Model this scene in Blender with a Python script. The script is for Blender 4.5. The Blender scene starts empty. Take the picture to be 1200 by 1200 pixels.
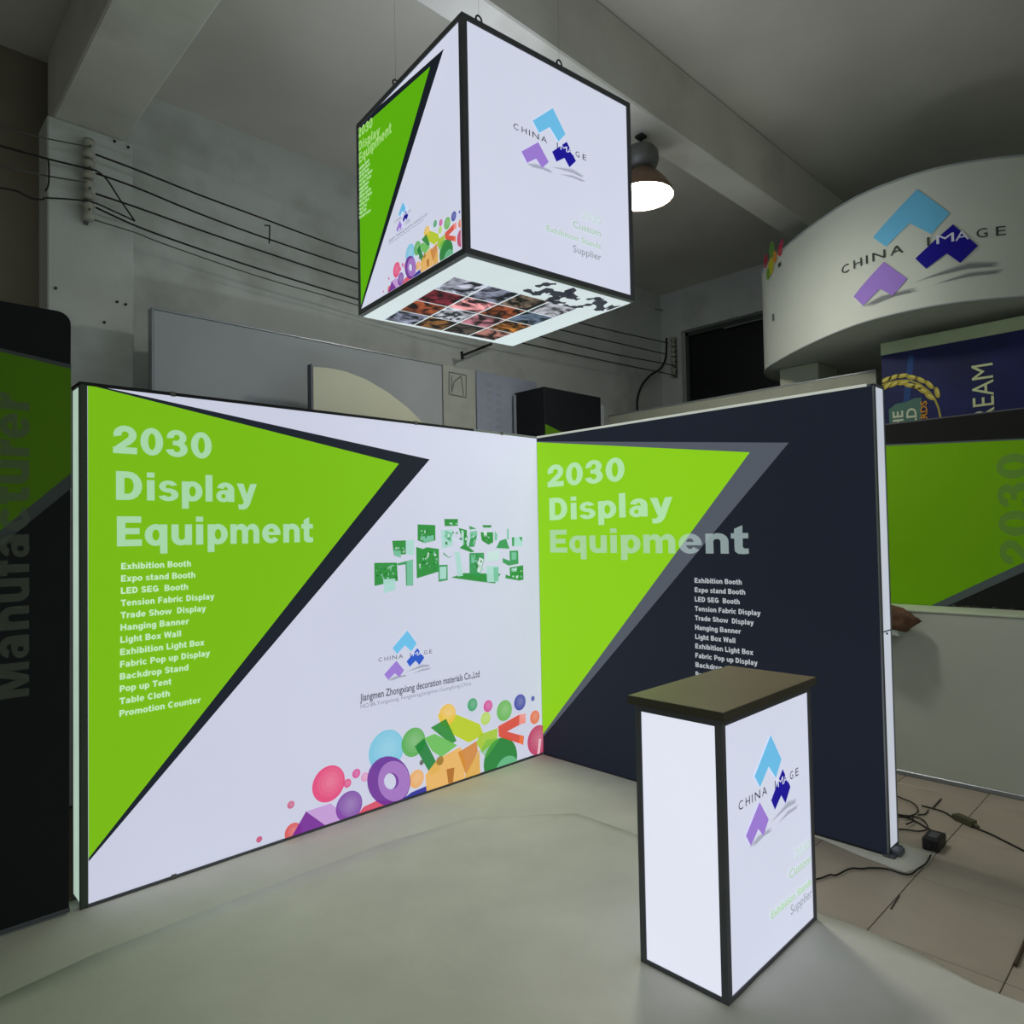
import bpy, bmesh, math, random
import numpy as np
from mathutils import Vector, Matrix
random.seed(7)
SC = bpy.context.scene
COL = SC.collection
# ------------------------------------------------------------------ camera
CAM = np.array([-3.6001, -3.5651, 1.5902])
YAW, PITCH, ROLL = 0.780295, 0.027061, -0.019245
FPX, CX, CY = 815.374, 622.541, 604.119
_cy, _sy = math.cos(YAW), math.sin(YAW)
FW = np.array([_sy*math.cos(PITCH), _cy*math.cos(PITCH), math.sin(PITCH)])
_r0 = np.array([_cy, -_sy, 0.0]); _u0 = np.cross(_r0, FW)
RT = _r0*math.cos(ROLL)+_u0*math.sin(ROLL)
UP = -_r0*math.sin(ROLL)+_u0*math.cos(ROLL)
cam = bpy.data.cameras.new('camera'); camo = bpy.data.objects.new('camera', cam); COL.objects.link(camo)
M = Matrix.Identity(4)
for i in range(3):
    M[i][0] = RT[i]; M[i][1] = UP[i]; M[i][2] = -FW[i]; M[i][3] = CAM[i]
camo.matrix_world = M
cam.sensor_fit = 'HORIZONTAL'; cam.sensor_width = 36.0; cam.lens = FPX/1200*36.0
cam.shift_x = -(CX-600)/1200; cam.shift_y = (CY-600)/1200
cam.clip_start = 0.05; cam.clip_end = 100
SC.camera = camo
# ------------------------------------------------------------------ world, lights, exposure
SC.view_settings.view_transform = 'Standard'; SC.view_settings.look = 'None'
SC.view_settings.exposure = 0.0; SC.view_settings.gamma = 1.0
SC.view_settings.use_curve_mapping = False
w = bpy.data.worlds.new('world'); SC.world = w; w.use_nodes = True
w.node_tree.nodes['Background'].inputs[0].default_value = (0.92, 1.0, 0.93, 1)
w.node_tree.nodes['Background'].inputs[1].default_value = 0.15
EMIT = 0.86          # brightness of the back-lit fabrics

def area(name, loc, target, size, power, color):
    l = bpy.data.lights.new(name, 'AREA'); l.shape = 'RECTANGLE'; l.size = size[0]; l.size_y = size[1]
    l.energy = power; l.color = color
    o = bpy.data.objects.new(name, l); COL.objects.link(o); o.location = loc
    o.rotation_euler = (Vector(target)-Vector(loc)).to_track_quat('-Z', 'Y').to_euler()
    return o
# unseen fill lights added behind the camera, overhead and to the right
area('fill_behind_camera', (-6.2, -7.5, 2.2), (0, -1, 1.2), (3.0, 3.0), 12, (0.86, 1.0, 0.82))
area('overhead_fill', (-3.2, -6.0, 4.3), (-3.2, -6.0, 0.0), (2.4, 0.8), 60, (1.0, 0.99, 0.93))
area('right_side_fill', (2.6, -5.6, 4.2), (1.4, -2.6, 2.2), (0.6, 0.6), 3, (0.96, 1.0, 0.86))

# uplights added above the light boxes to brighten the ceiling and back wall
area('wall_top_fill', (-1.43, 0.073, 2.31), (-1.43, 0.073, 5), (2.7, 0.12), 4.5, (0.90, 0.96, 1.0))
area('wall_top_fill', (0.073, -1.17, 2.31), (0.073, -1.17, 5), (0.12, 2.2), 4.5, (0.94, 0.98, 0.98))
area('cube_top_fill', (-1.27, -0.97, 3.745), (-1.27, -0.97, 5), (0.85, 0.85), 2.2, (0.92, 0.96, 1.0))

# ------------------------------------------------------------------ helpers
def lin(c):
    def f(x):
        x = x/255.0
        return x/12.92 if x <= 0.04045 else ((x+0.055)/1.055)**2.4
    return (f(c[0]), f(c[1]), f(c[2]))
def ray(u, v):
    return FW + RT*((u-CX)/FPX) + UP*(-(v-CY)/FPX)
def at(u, v, ax, val):
    d = ray(u, v); t = (val-CAM[ax])/d[ax]
    p = CAM+d*t
    return (float(p[0]), float(p[1]), float(p[2]))

def mat(name, rgb, rough=0.7, metal=0.0, noise=0.06, scale=6.0, bump=0.0, bscale=60.0, emit=0.0, spec=0.3, stain=None):
    m = bpy.data.materials.new(name); m.use_nodes = True
    n = m.node_tree.nodes; l = m.node_tree.links; b = n['Principled BSDF']
    c = lin(rgb)
    b.inputs['Roughness'].default_value = rough; b.inputs['Metallic'].default_value = metal
    b.inputs['Specular IOR Level'].default_value = spec
    tc = n.new('ShaderNodeTexCoord')
    nt = n.new('ShaderNodeTexNoise'); nt.inputs['Scale'].default_value = scale; nt.inputs['Detail'].default_value = 5
    l.new(tc.outputs['Object'], nt.inputs['Vector'])
    r = n.new('ShaderNodeValToRGB')
    r.color_ramp.elements[0].position = 0.3; r.color_ramp.elements[1].position = 0.7
    r.color_ramp.elements[0].color = tuple(x*(1-noise*2) for x in c)+(1,)
    r.color_ramp.elements[1].color = tuple(min(1, x*(1+noise)) for x in c)+(1,)
    l.new(nt.outputs['Fac'], r.inputs['Fac'])
    out = r.outputs['Color']
    if stain:
        n2 = n.new('ShaderNodeTexNoise'); n2.inputs['Scale'].default_value = stain[1]; n2.inputs['Detail'].default_value = 8
        l.new(tc.outputs['Object'], n2.inputs['Vector'])
        r2 = n.new('ShaderNodeValToRGB'); r2.color_ramp.elements[0].position = 0.52; r2.color_ramp.elements[1].position = 0.72
        l.new(n2.outputs['Fac'], r2.inputs['Fac'])
        mx = n.new('ShaderNodeMix'); mx.data_type = 'RGBA'
        mx.inputs['B'].default_value = lin(stain[0])+(1,)
        mu = n.new('ShaderNodeMath'); mu.operation = 'MULTIPLY'; mu.inputs[1].default_value = stain[2]
        l.new(r2.outputs['Color'], mu.inputs[0]); l.new(mu.outputs[0], mx.inputs['Factor'])
        l.new(out, mx.inputs['A']); out = mx.outputs['Result']
    if emit and emit < 5:
        dk = n.new('ShaderNodeMix'); dk.data_type = 'RGBA'; dk.blend_type = 'MULTIPLY'; dk.inputs['Factor'].default_value = 1
        dk.inputs['B'].default_value = (0.35, 0.35, 0.35, 1)
        l.new(out, dk.inputs['A']); l.new(dk.outputs['Result'], b.inputs['Base Color'])
    else: l.new(out, b.inputs['Base Color'])
    if emit:
        l.new(out, b.inputs['Emission Color']); b.inputs['Emission Strength'].default_value = emit
    if bump:
        nb = n.new('ShaderNodeTexNoise'); nb.inputs['Scale'].default_value = bscale; nb.inputs['Detail'].default_value = 4
        l.new(tc.outputs['Object'], nb.inputs['Vector'])
        bp = n.new('ShaderNodeBump'); bp.inputs['Strength'].default_value = bump; bp.inputs['Distance'].default_value = 0.01
        l.new(nb.outputs['Fac'], bp.inputs['Height']); l.new(bp.outputs['Normal'], b.inputs['Normal'])
    return m

def print_mat(name, emit, sampled=True, photo=False, refl=0.35):
    """ink on fabric: colour and opacity come from the mesh's own colour attribute"""
    m = bpy.data.materials.new(name); m.use_nodes = True
    n = m.node_tree.nodes; l = m.node_tree.links; b = n['Principled BSDF']; o = n['Material Output']
    a = n.new('ShaderNodeVertexColor'); a.layer_name = 'Col'
    col = a.outputs['Color']
    if photo:
        tc = n.new('ShaderNodeTexCoord')
        nt = n.new('ShaderNodeTexNoise'); nt.inputs['Scale'].default_value = 9; nt.inputs['Detail'].default_value = 3; nt.inputs['Distortion'].default_value = 1.5
        l.new(tc.outputs['Object'], nt.inputs['Vector'])
        r = n.new('ShaderNodeValToRGB'); r.color_ramp.elements[0].position = 0.42; r.color_ramp.elements[1].position = 0.62
        r.color_ramp.elements[0].color = (0.05, 0.05, 0.06, 1); r.color_ramp.elements[1].color = (2.0, 1.9, 1.8, 1)
        l.new(nt.outputs['Fac'], r.inputs['Fac'])
        mx = n.new('ShaderNodeMix'); mx.data_type = 'RGBA'; mx.blend_type = 'MULTIPLY'; mx.inputs['Factor'].default_value = 1
        l.new(col, mx.inputs['A']); l.new(r.outputs['Color'], mx.inputs['B']); col = mx.outputs['Result']
    dk = n.new('ShaderNodeMix'); dk.data_type = 'RGBA'; dk.blend_type = 'MULTIPLY'; dk.inputs['Factor'].default_value = 1
    dk.inputs['B'].default_value = (refl, refl, refl, 1)
    l.new(col, dk.inputs['A']); l.new(dk.outputs['Result'], b.inputs['Base Color'])
    b.inputs['Roughness'].default_value = 0.7; b.inputs['Specular IOR Level'].default_value = 0.15
    if emit:
        l.new(col, b.inputs['Emission Color']); b.inputs['Emission Strength'].default_value = emit
    t = n.new('ShaderNodeBsdfTransparent'); ms = n.new('ShaderNodeMixShader')
    l.new(a.outputs['Alpha'], ms.inputs[0]); l.new(t.outputs[0], ms.inputs[1]); l.new(b.outputs[0], ms.inputs[2])
    l.new(ms.outputs[0], o.inputs['Surface'])
    if not sampled: m.cycles.emission_sampling = 'NONE'
    return m

def tag(o, label=None, cat=None, group=None, kind=None):
    if label: o['label'] = label
    if cat: o['category'] = cat
    if group: o['group'] = group
    if kind: o['kind'] = kind
    return o
def empty(name, loc, label, cat, group=None):
    o = bpy.data.objects.new(name, None); COL.objects.link(o); o.location = loc; o.empty_display_size = 0.1
    return tag(o, label, cat, group)
def base_of(p):
    x = y = z = 0.0
    while p is not None:
        x += p.location[0]; y += p.location[1]; z += p.location[2]; p = p.parent
    return Vector((x, y, z))
def link_mesh(name, me, material, parent=None, origin=None, label=None):
    """mesh data is in world coordinates; it is moved to be relative to its parent or origin"""
    if parent is not None:
        me.transform(Matrix.Translation(-base_of(parent)))
    elif origin is not None:
        me.transform(Matrix.Translation(-Vector(origin)))
    o = bpy.data.objects.new(name, me); COL.objects.link(o)
    if parent is not None: o.parent = parent
    elif origin is not None: o.location = origin
    if material is not None: me.materials.append(material)
    if label: o['label'] = label
    return o
class MB:
    def __init__(s): s.bm = bmesh.new()
    def box(s, lo, hi, bev=0.0, seg=1):
        c = [(a+b)/2 for a, b in zip(lo, hi)]; d = [abs(b-a) for a, b in zip(lo, hi)]
        r = bmesh.ops.create_cube(s.bm, size=1, matrix=Matrix.Translation(c) @ Matrix.Diagonal((*d, 1)))
        if bev:
            es = list({e for v in r['verts'] for e in v.link_edges})
            bmesh.ops.bevel(s.bm, geom=es, offset=bev, segments=seg, profile=0.5, affect='EDGES')
        return s
    def bar(s, p, q, wx, wy=None, up=(0, 0, 1)):
        wy = wy or wx
        p, q = Vector(p), Vector(q); d = (q-p); L = d.length; d.normalize()
        u = Vector(up)
        if abs(d.dot(u)) > 0.95: u = Vector((0, 1, 0))
        x = d.cross(u).normalized(); y = x.cross(d).normalized()
        m = Matrix((x, y, d)).transposed().to_4x4(); m.translation = (p+q)/2
        bmesh.ops.create_cube(s.bm, size=1, matrix=m @ Matrix.Diagonal((wx, wy, L, 1)))
        return s
    def tube(s, pts, r, seg=8, smooth=0, caps=True):
        pts = [Vector(p) for p in pts]
        if smooth: pts = catmull(pts, smooth)
        rings = []; prev = None
        for i, p in enumerate(pts):
            d = (pts[min(i+1, len(pts)-1)]-pts[max(i-1, 0)]).normalized()
            if prev is None:
                u = Vector((0, 0, 1)) if abs(d.z) < 0.9 else Vector((1, 0, 0))
                x = d.cross(u).normalized()
            else:
                x = (prev-d*prev.dot(d)).normalized()
            prev = x; y = d.cross(x)
            rr = r[i*len(r)//len(pts)] if isinstance(r, (list, tuple)) else r
            rings.append([s.bm.verts.new(p+(x*math.cos(a)+y*math.sin(a))*rr) for a in [2*math.pi*k/seg for k in range(seg)]])
        for a, b in zip(rings, rings[1:]):
            for k in range(seg):
                f = s.bm.faces.new((a[k], a[(k+1) % seg], b[(k+1) % seg], b[k])); f.smooth = True
        if caps:
            s.bm.faces.new(rings[0][::-1]); s.bm.faces.new(rings[-1])
        return s
    def lathe(s, prof, c, seg=32, close=False):
        rings = []
        for r, z in prof:
            rings.append([s.bm.verts.new((c[0]+r*math.cos(a), c[1]+r*math.sin(a), c[2]+z)) for a in [2*math.pi*k/seg for k in range(seg)]])
        for a, b in zip(rings, rings[1:]):
            for k in range(seg):
                f = s.bm.faces.new((a[k], a[(k+1) % seg], b[(k+1) % seg], b[k])); f.smooth = True
        if close:
            s.bm.faces.new(rings[0][::-1]); s.bm.faces.new(rings[-1])
        return s
    def prism(s, pts, d):
        """pts: planar 3D loop, extruded by vector d"""
        d = Vector(d)
        a = [s.bm.verts.new(Vector(p)) for p in pts]; b = [s.bm.verts.new(Vector(p)+d) for p in pts]
        s.bm.faces.new(a); s.bm.faces.new(b[::-1])
        k = len(a)
        for i in range(k): s.bm.faces.new((a[i], b[i], b[(i+1) % k], a[(i+1) % k]))
        return s
    def build(s, name, material, parent=None, origin=None, label=None):
        bmesh.ops.recalc_face_normals(s.bm, faces=s.bm.faces)
        me = bpy.data.meshes.new(name); s.bm.to_mesh(me); s.bm.free()
        return link_mesh(name, me, material, parent, origin, label)
def catmull(pts, n, closed=False):
    out = []; N = len(pts)
    rng = range(N if closed else N-1)
    for i in rng:
        if closed: a, b, c, d = pts[i-1], pts[i], pts[(i+1) % N], pts[(i+2) % N]
        else: a, b, c, d = pts[max(i-1, 0)], pts[i], pts[i+1], pts[min(i+2, N-1)]
        for k in range(n):
            t = k/n
            out.append(0.5*((2*b)+(c-a)*t+(2*a-5*b+4*c-d)*t*t+(3*b-a-3*c+d)*t*t*t))
    if not closed: out.append(pts[-1])
    return out
def struct(name, mb, material, parent=None, label=None):
    o = mb.build(name, material, parent)
    if parent is None: o['kind'] = 'structure'
    if label: o['label'] = label
    return o

# ------------------------------------------------------------------ flat print on faces
class Face:
    """a flat rectangular face: origin (bottom left), unit right, unit up, width, height"""
    def __init__(s, o, u, v, W, H, px=None):
        s.o = Vector(o); s.u = Vector(u).normalized(); s.v = Vector(v).normalized(); s.W = W; s.H = H
        s.n = s.u.cross(s.v).normalized()
        if px:
            A = []; B = []
            for (x, y), (a, b) in zip(px, ((0, H), (W, H), (W, 0), (0, 0))):
                A += [[x, y, 1, 0, 0, 0, -a*x, -a*y], [0, 0, 0, x, y, 1, -b*x, -b*y]]; B += [a, b]
            h = np.linalg.solve(np.array(A, float), np.array(B, float)); s.h = np.append(h, 1).reshape(3, 3)
        else: s.h = None
    def px(s, x, y):
        if s.h is None:
            d = Vector([float(k) for k in ray(x, y)]); c = Vector([float(k) for k in CAM])
            t = (s.o-c).dot(s.n)/d.dot(s.n); p = c+d*t-s.o
            return (p.dot(s.u), p.dot(s.v))
        p = s.h @ np.array([x, y, 1.0]); return (float(p[0]/p[2]), float(p[1]/p[2]))
    def P(s, a, b, off=0.0): return s.o+s.u*a+s.v*b+s.n*off

def clip(poly, x0, y0, x1, y1):
    for ax, val, sg in ((0, x0, 1), (0, x1, -1), (1, y0, 1), (1, y1, -1)):
        out = []
        for i in range(len(poly)):
            a, b = poly[i-1], poly[i]
            ia, ib = (a[ax]-val)*sg >= 0, (b[ax]-val)*sg >= 0
            if ia != ib:
                t = (val-a[ax])/(b[ax]-a[ax]); out.append((a[0]+(b[0]-a[0])*t, a[1]+(b[1]-a[1])*t))
            if ib: out.append(b)
        poly = out
        if len(poly) < 3: return []
    return poly

class Art:
    """polygons in face metres, with colour (sRGB 0-255) and opacity, stacked a hair apart"""
    def __init__(s, face, m=(0, 0, 0, 0), sx=lambda p: p):
        s.f = face; s.polys = []; s.k = 0; s.m = m; s.map = sx
    def poly(s, pts, col, a=1.0, k=None, do_clip=True, cols=None):
        if k is None: s.k += 1; k = s.k
        pts = [s.map(p) for p in pts]
        if do_clip:
            m = s.m; pts = clip(pts, m[0], m[1], s.f.W-m[2], s.f.H-m[3])
        if len(pts) >= 3: s.polys.append((pts, lin(col)+(a,), k, cols))
        return s
    def pix(s, pts, col, a=1.0, k=None):
        return s.poly([s.f.px(*p) for p in pts], col, a, k)
    def ell(s, c, rx, ry, col, a=1.0, seg=28, rot=0.0, k=None):
        co, si = math.cos(rot), math.sin(rot)
        return s.poly([(c[0]+rx*math.cos(t)*co-ry*math.sin(t)*si, c[1]+rx*math.cos(t)*si+ry*math.sin(t)*co)
                       for t in [2*math.pi*i/seg for i in range(seg)]], col, a, k)
    def build(s, name, material, parent, step=0.00025, base=0.0018, label=None, surf=None):
        V = []; F = []; C = []
        P = surf or s.f.P
        for pts, c, k, cols in s.polys:
            i0 = len(V)
            V += [P(x, y, base+step*k) for x, y in pts]
            ar = sum(pts[i-1][0]*pts[i][1]-pts[i][0]*pts[i-1][1] for i in range(len(pts)))
            idx = list(range(i0, i0+len(pts)))
            if ar < 0: idx.reverse()
            F.append(idx); C += [c]*len(pts)
        me = bpy.data.meshes.new(name); me.from_pydata(V, [], F); me.update()
        ca = me.color_attributes.new('Col', 'FLOAT_COLOR', 'CORNER')
        flat = []
        for x in C: flat += list(x)
        ca.data.foreach_set('color', flat)
        return link_mesh(name, me, material, parent, label=label)

_tc = {}
def text_tris(sx, bold):
    key = (sx, bold)
    if key in _tc: return _tc[key]
    cu = bpy.data.curves.new('t', 'FONT'); cu.body = sx; cu.offset = bold; cu.resolution_u = 3; cu.fill_mode = 'FRONT' if hasattr(cu, 'fill_mode') else 'BOTH'
    ob = bpy.data.objects.new('t', cu); COL.objects.link(ob)
    dg = bpy.context.evaluated_depsgraph_get()
    me = bpy.data.meshes.new_from_object(ob.evaluated_get(dg))
    vs = [(v.co.x, v.co.y) for v in me.vertices]; fs = [tuple(p.vertices) for p in me.polygons]
    bpy.data.objects.remove(ob); bpy.data.curves.remove(cu); bpy.data.meshes.remove(me)
    x0 = min(v[0] for v in vs); x1 = max(v[0] for v in vs)
    _tc[key] = ([((x-x0)/(x1-x0), y) for x, y in vs], fs)
    return _tc[key]
# heavy sans capitals, figures and small letters drawn as overlapping strokes (capital height 1), merged by triangulation
from mathutils.geometry import delaunay_2d_cdt
def R(x0, y0, x1, y1): return [[(x0, y0), (x1, y0), (x1, y1), (x0, y1)]]
def Q(*p): return [list(p)]
def O(cx, cy, rx, ry, ix, iy, a0=0, a1=360, icx=None, icy=None):
    icx = cx if icx is None else icx; icy = cy if icy is None else icy
    n = max(3, int(abs(a1-a0)/20)); o = []
    T = [math.radians(a0+(a1-a0)*i/n) for i in range(n+1)]
    for t, u in zip(T, T[1:]):
        o.append([(cx+rx*math.cos(t), cy+ry*math.sin(t)), (cx+rx*math.cos(u), cy+ry*math.sin(u)), (icx+ix*math.cos(u), icy+iy*math.sin(u)), (icx+ix*math.cos(t), icy+iy*math.sin(t))])
    return o
RING = lambda cx: O(cx, .363, .40, .378, .13, .19)
HV = {
 '0': (.93, O(.465, .5, .41, .515, .135, .31)),
 '2': (.93, O(.46, .68, .40, .335, .125, .125, 195, -35)+Q((.05, 0), (.05, .08), (.16, .28), (.42, .48), (.56, .60), (.80, .50), (.66, .36), (.44, .23))+R(.05, 0, .87, .235)),
 '3': (.93, O(.45, .725, .37, .29, .11, .11, 190, -85)+O(.45, .295, .41, .31, .13, .12, 85, -172)+R(.30, .43, .47, .60)),
 'D': (1.08, R(.08, 0, .37, 1)+R(.3, .78, .5, 1)+R(.3, 0, .5, .22)+O(.5, .5, .50, .5, .20, .28, -90, 90)),
 'E': (1.0, R(.08, 0, .37, 1)+R(.3, .785, .92, 1)+R(.3, .4, .86, .605)+R(.3, 0, .94, .22)),
 'i': (.465, R(.09, 0, .37, .725)+R(.09, .82, .37, 1)), 'l': (.465, R(.09, 0, .37, 1)),
 's': (.85, O(.42, .515, .35, .22, .11, .07, 18, 270)+O(.42, .22, .385, .235, .12, .075, 90, -165)),
 'p': (.93, R(.08, -.28, .35, .725)+O(.50, .363, .40, .378, .13, .19)), 'q': (.93, R(.59, -.28, .86, .725)+RING(.44)),
 'b': (.93, R(.08, 0, .35, 1)+O(.50, .363, .40, .378, .13, .19)), 'd': (.93, R(.59, 0, .86, 1)+RING(.44)),
 'g': (.93, R(.59, -.02, .86, .725)+RING(.44)+O(.45, -.03, .41, .26, .14, .08, 0, -165)),
 'o': (.93, O(.46, .363, .43, .378, .15, .19)), 'c': (.90, O(.46, .363, .43, .378, .15, .19, 35, 325)),
 'e': (.93, O(.46, .363, .42, .378, .15, .20, 0, 322)+R(.2, .305, .88, .43)),
 'u': (.93, R(.08, .25, .35, .725)+R(.59, 0, .86, .725)+O(.43, .28, .35, .295, .12, .10, 180, 360, .47, .28)),
 'n': (.93, R(.08, 0, .35, .725)+R(.59, 0, .86, .45)+O(.51, .44, .35, .30, .12, .09, 0, 180, .47, .44)),
 'h': (.93, R(.08, 0, .35, 1)+R(.59, 0, .86, .45)+O(.51, .44, .35, .30, .12, .09, 0, 180, .47, .44)),
 'm': (1.40, R(.08, 0, .34, .725)+R(.57, 0, .83, .45)+R(1.06, 0, 1.32, .45)+O(.54, .44, .29, .30, .115, .09, 0, 180, .455, .44)+O(1.03, .44, .29, .30, .115, .09, 0, 180, .945, .44)),
 't': (.62, Q((.12, .2), (.12, .88), (.39, 1.0), (.39, .2))+R(.01, .54, .57, .725)+Q((.12, .25), (.13, .09), (.23, 0), (.42, -.015), (.58, .01), (.57, .19), (.46, .18), (.39, .23))),
 'f': (.56, R(.12, 0, .39, .75)+R(.01, .54, .53, .725)+Q((.12, .7), (.14, .88), (.25, .99), (.42, 1.02), (.57, 1.0), (.55, .82), (.45, .83), (.39, .78), (.39, .7))),
 'a': (.93, R(.55, 0, .82, .5)+O(.45, .46, .37, .285, .10, .11, 0, 165)+O(.36, .215, .30, .23, .09, .085)+R(.36, .35, .6, .45)),
 'y': (.88, Q((0, .725), (.29, .725), (.52, .05), (.31, -.02))+Q((.59, .725), (.88, .725), (.56, -.1), (.42, -.25), (.25, -.29), (.08, -.28), (.06, -.09), (.2, -.1), (.28, -.05), (.33, .03))),
 'M': (1.31, R(.08, 0, .34, 1)+R(.97, 0, 1.23, 1)+Q((.08, 1), (.44, 1), (.76, 0), (.55, 0))+Q((1.23, 1), (.87, 1), (.55, 0), (.76, 0))),
 'r': (.62, R(.08, 0, .35, .725)+Q((.3, .40), (.32, .60), (.43, .72), (.56, .74), (.65, .71), (.57, .48), (.47, .50), (.39, .46), (.35, .36))),
 'x': (.92, Q((.02, 0), (.33, 0), (.90, .725), (.59, .725))+Q((.59, 0), (.90, 0), (.33, .725), (.02, .725))),
 'w': (1.3, Q((0, .725), (.27, .725), (.47, 0), (.24, 0))+Q((.24, 0), (.47, 0), (.72, .725), (.56, .725))+Q((.58, .725), (.74, .725), (1.06, 0), (.83, 0))+Q((.83, 0), (1.06, 0), (1.30, .725), (1.03, .725))),
 'k': (.93, R(.08, 0, .35, 1)+Q((.3, .22), (.3, .42), (.55, .725), (.88, .725))+Q((.42, .42), (.60, .52), (.93, 0), (.61, 0))),
 'L': (.93, R(.08, 0, .37, 1)+R(.3, 0, .87, .24)), 'H': (1.16, R(.08, 0, .37, 1)+R(.79, 0, 1.08, 1)+R(.3, .38, .85, .62)),
 'F': (.93, R(.08, 0, .37, 1)+R(.3, .78, .88, 1)+R(.3, .38, .80, .59)), 'T': (1.0, R(.36, 0, .65, 1)+R(.04, .77, .97, 1)),
 'B': (1.08, R(.08, 0, .37, 1)+R(.3, .8, .6, 1)+R(.3, .42, .6, .6)+R(.3, 0, .6, .21)+O(.6, .745, .38, .255, .1, .075, -90, 90)+O(.6, .29, .42, .29, .12, .10, -90, 90)),
 'P': (1.0, R(.08, 0, .37, 1)+R(.3, .78, .58, 1)+R(.3, .34, .58, .54)+O(.58, .67, .38, .33, .12, .125, -90, 90)),
 'S': (1.0, O(.5, .70, .42, .315, .14, .11, 15, 270)+O(.5, .30, .45, .315, .15, .11, 90, -165)),
 'C': (1.08, O(.56, .5, .50, .515, .21, .29, 38, 322)), 'G': (1.16, O(.58, .5, .52, .515, .22, .29, 38, 330)+R(.58, .34, 1.08, .55)+R(.84, .06, 1.08, .5)),
 'W': (1.4, Q((0, 1), (.29, 1), (.50, 0), (.24, 0))+Q((.24, 0), (.50, 0), (.80, 1), (.60, 1))+Q((.60, 1), (.80, 1), (1.16, 0), (.90, 0))+Q((.90, 0), (1.16, 0), (1.40, 1), (1.11, 1))),
 ' ': (.46, [])}
def heavy_tris(sx):
    key = ('heavy', sx)
    if key in _tc: return _tc[key]
    V = []; F = []; x = 0.0
    for ch in sx:
        adv, st = HV[ch]
        if st:
            g = ('glyph', ch)
            if g not in _tc:
                vs = []; fs = []
                for p in st:
                    ar = sum(p[i-1][0]*p[i][1]-p[i][0]*p[i-1][1] for i in range(len(p)))
                    p = p if ar > 0 else p[::-1]
                    fs.append(list(range(len(vs), len(vs)+len(p)))); vs += [Vector(q) for q in p]
                r = delaunay_2d_cdt(vs, [], fs, 0, 1e-5)
                _tc[g] = ([(v.x, v.y) for v in r[0]], [tuple(f) for f, o_ in zip(r[2], r[5]) if o_])
            gv, gf = _tc[g]; n = len(V)
            V += [(a+x, b) for a, b in gv]; F += [tuple(i+n for i in f) for f in gf]
        x += adv
    x0 = min(v[0] for v in V); x1 = max(v[0] for v in V)
    _tc[key] = ([((a-x0)/(x1-x0), b) for a, b in V], F)
    return _tc[key]
CAPH = max(v[1] for v in text_tris('H', 0.0)[0])
def text(art, sx, p0, p1, cap, col, a=1.0, bold=0.0, k=None):
    """p0, p1: ends of the baseline in face metres (any direction); cap: capital height"""
    hv = bold > 0.025
    vs, fs = heavy_tris(sx) if hv else text_tris(sx, bold)
    if k is None: art.k += 1; k = art.k
    d = Vector((p1[0]-p0[0], p1[1]-p0[1])); n = Vector((-d.y, d.x)).normalized()*cap/(1.0 if hv else CAPH+bold)
    for f in fs:
        art.poly([(p0[0]+d.x*vs[i][0]+n.x*vs[i][1], p0[1]+d.y*vs[i][0]+n.y*vs[i][1]) for i in f], col, a, k)
def textpx(art, sx, L, R, cappx, col, a=1.0, bold=0.0, level=True):
    p0 = art.f.px(*L); p1 = art.f.px(*R); c = art.f.px(L[0], L[1]-cappx)
    if level: y = (p0[1]+p1[1])/2; p0 = (p0[0], y); p1 = (p1[0], y)
    text(art, sx, p0, p1, abs(c[1]-art.f.px(*L)[1]), col, a, bold)

# ------------------------------------------------------------------ materials
WALLM = mat('plaster', (206, 211, 208), 0.9, noise=0.06, scale=1.2, bump=0.15, bscale=30, stain=((120, 124, 112), 2.2, 0.35))
SHADEDP = mat('shade_toned_plaster', (128, 122, 108), 0.9, noise=0.08, scale=1.5, bump=0.15, bscale=30)  # plaster colour darkened to stand in for shade in the left bay
CEILM = mat('ceiling_paint', (208, 206, 198), 0.92, noise=0.07, scale=0.9, bump=0.1, bscale=25)
BEAMM = mat('beam_paint', (204, 204, 196), 0.92, noise=0.07, scale=1.4, bump=0.12, bscale=30, stain=((130, 126, 112), 1.7, 0.3))
TILEM = mat('floor_tile', (166, 156, 143), 0.38, noise=0.06, scale=3.0, spec=0.4)
SLABM = mat('floor_slab', (128, 120, 100), 0.6, noise=0.08, scale=2.0)
CLOTHM = mat('ground_sheet', (204, 203, 194), 0.75, noise=0.05, scale=2.5, bump=0.2, bscale=14, stain=((178, 184, 166), 1.1, 0.45))
FRAMED = mat('dark_grey_frame', (92, 95, 103), 0.5, metal=0.2, noise=0.05)
FRAMEA = mat('aluminium_frame', (150, 156, 162), 0.4, metal=0.6, noise=0.04)
FRAMEB = mat('black_edge_trim', (24, 27, 32), 0.5, noise=0.05)
BLACKM = mat('black_fabric', (24, 27, 33), 0.8, noise=0.05)
TOPM = mat('counter_top_laminate', (132, 122, 98), 0.45, noise=0.04, scale=3)
GLOWW = mat('lit_white_fabric', (206, 210, 230), 0.7, noise=0.012, scale=1.2, emit=EMIT)
GLOWB = mat('bright_lit_white_fabric', (232, 235, 250), 0.7, noise=0.012, scale=1.2, emit=0.88)
GLOWC = mat('cool_lit_white_fabric', (216, 221, 240), 0.7, noise=0.015, scale=1.3, emit=EMIT)
GLOWE = mat('lit_side_fabric', (205, 212, 224), 0.7, noise=0.05, scale=1.3, emit=0.8)
GLOWG = mat('lit_top_edge_fabric', (190, 196, 186), 0.7, noise=0.04, scale=5, emit=0.8)
PR_BIG = print_mat('lit_print', EMIT); PR_SM = print_mat('lit_print_small', EMIT, sampled=False)
PR_OFF = print_mat('unlit_print', 0, refl=1.0); PR_PHOTO = print_mat('lit_photo_print', EMIT, sampled=False, photo=True)
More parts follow.
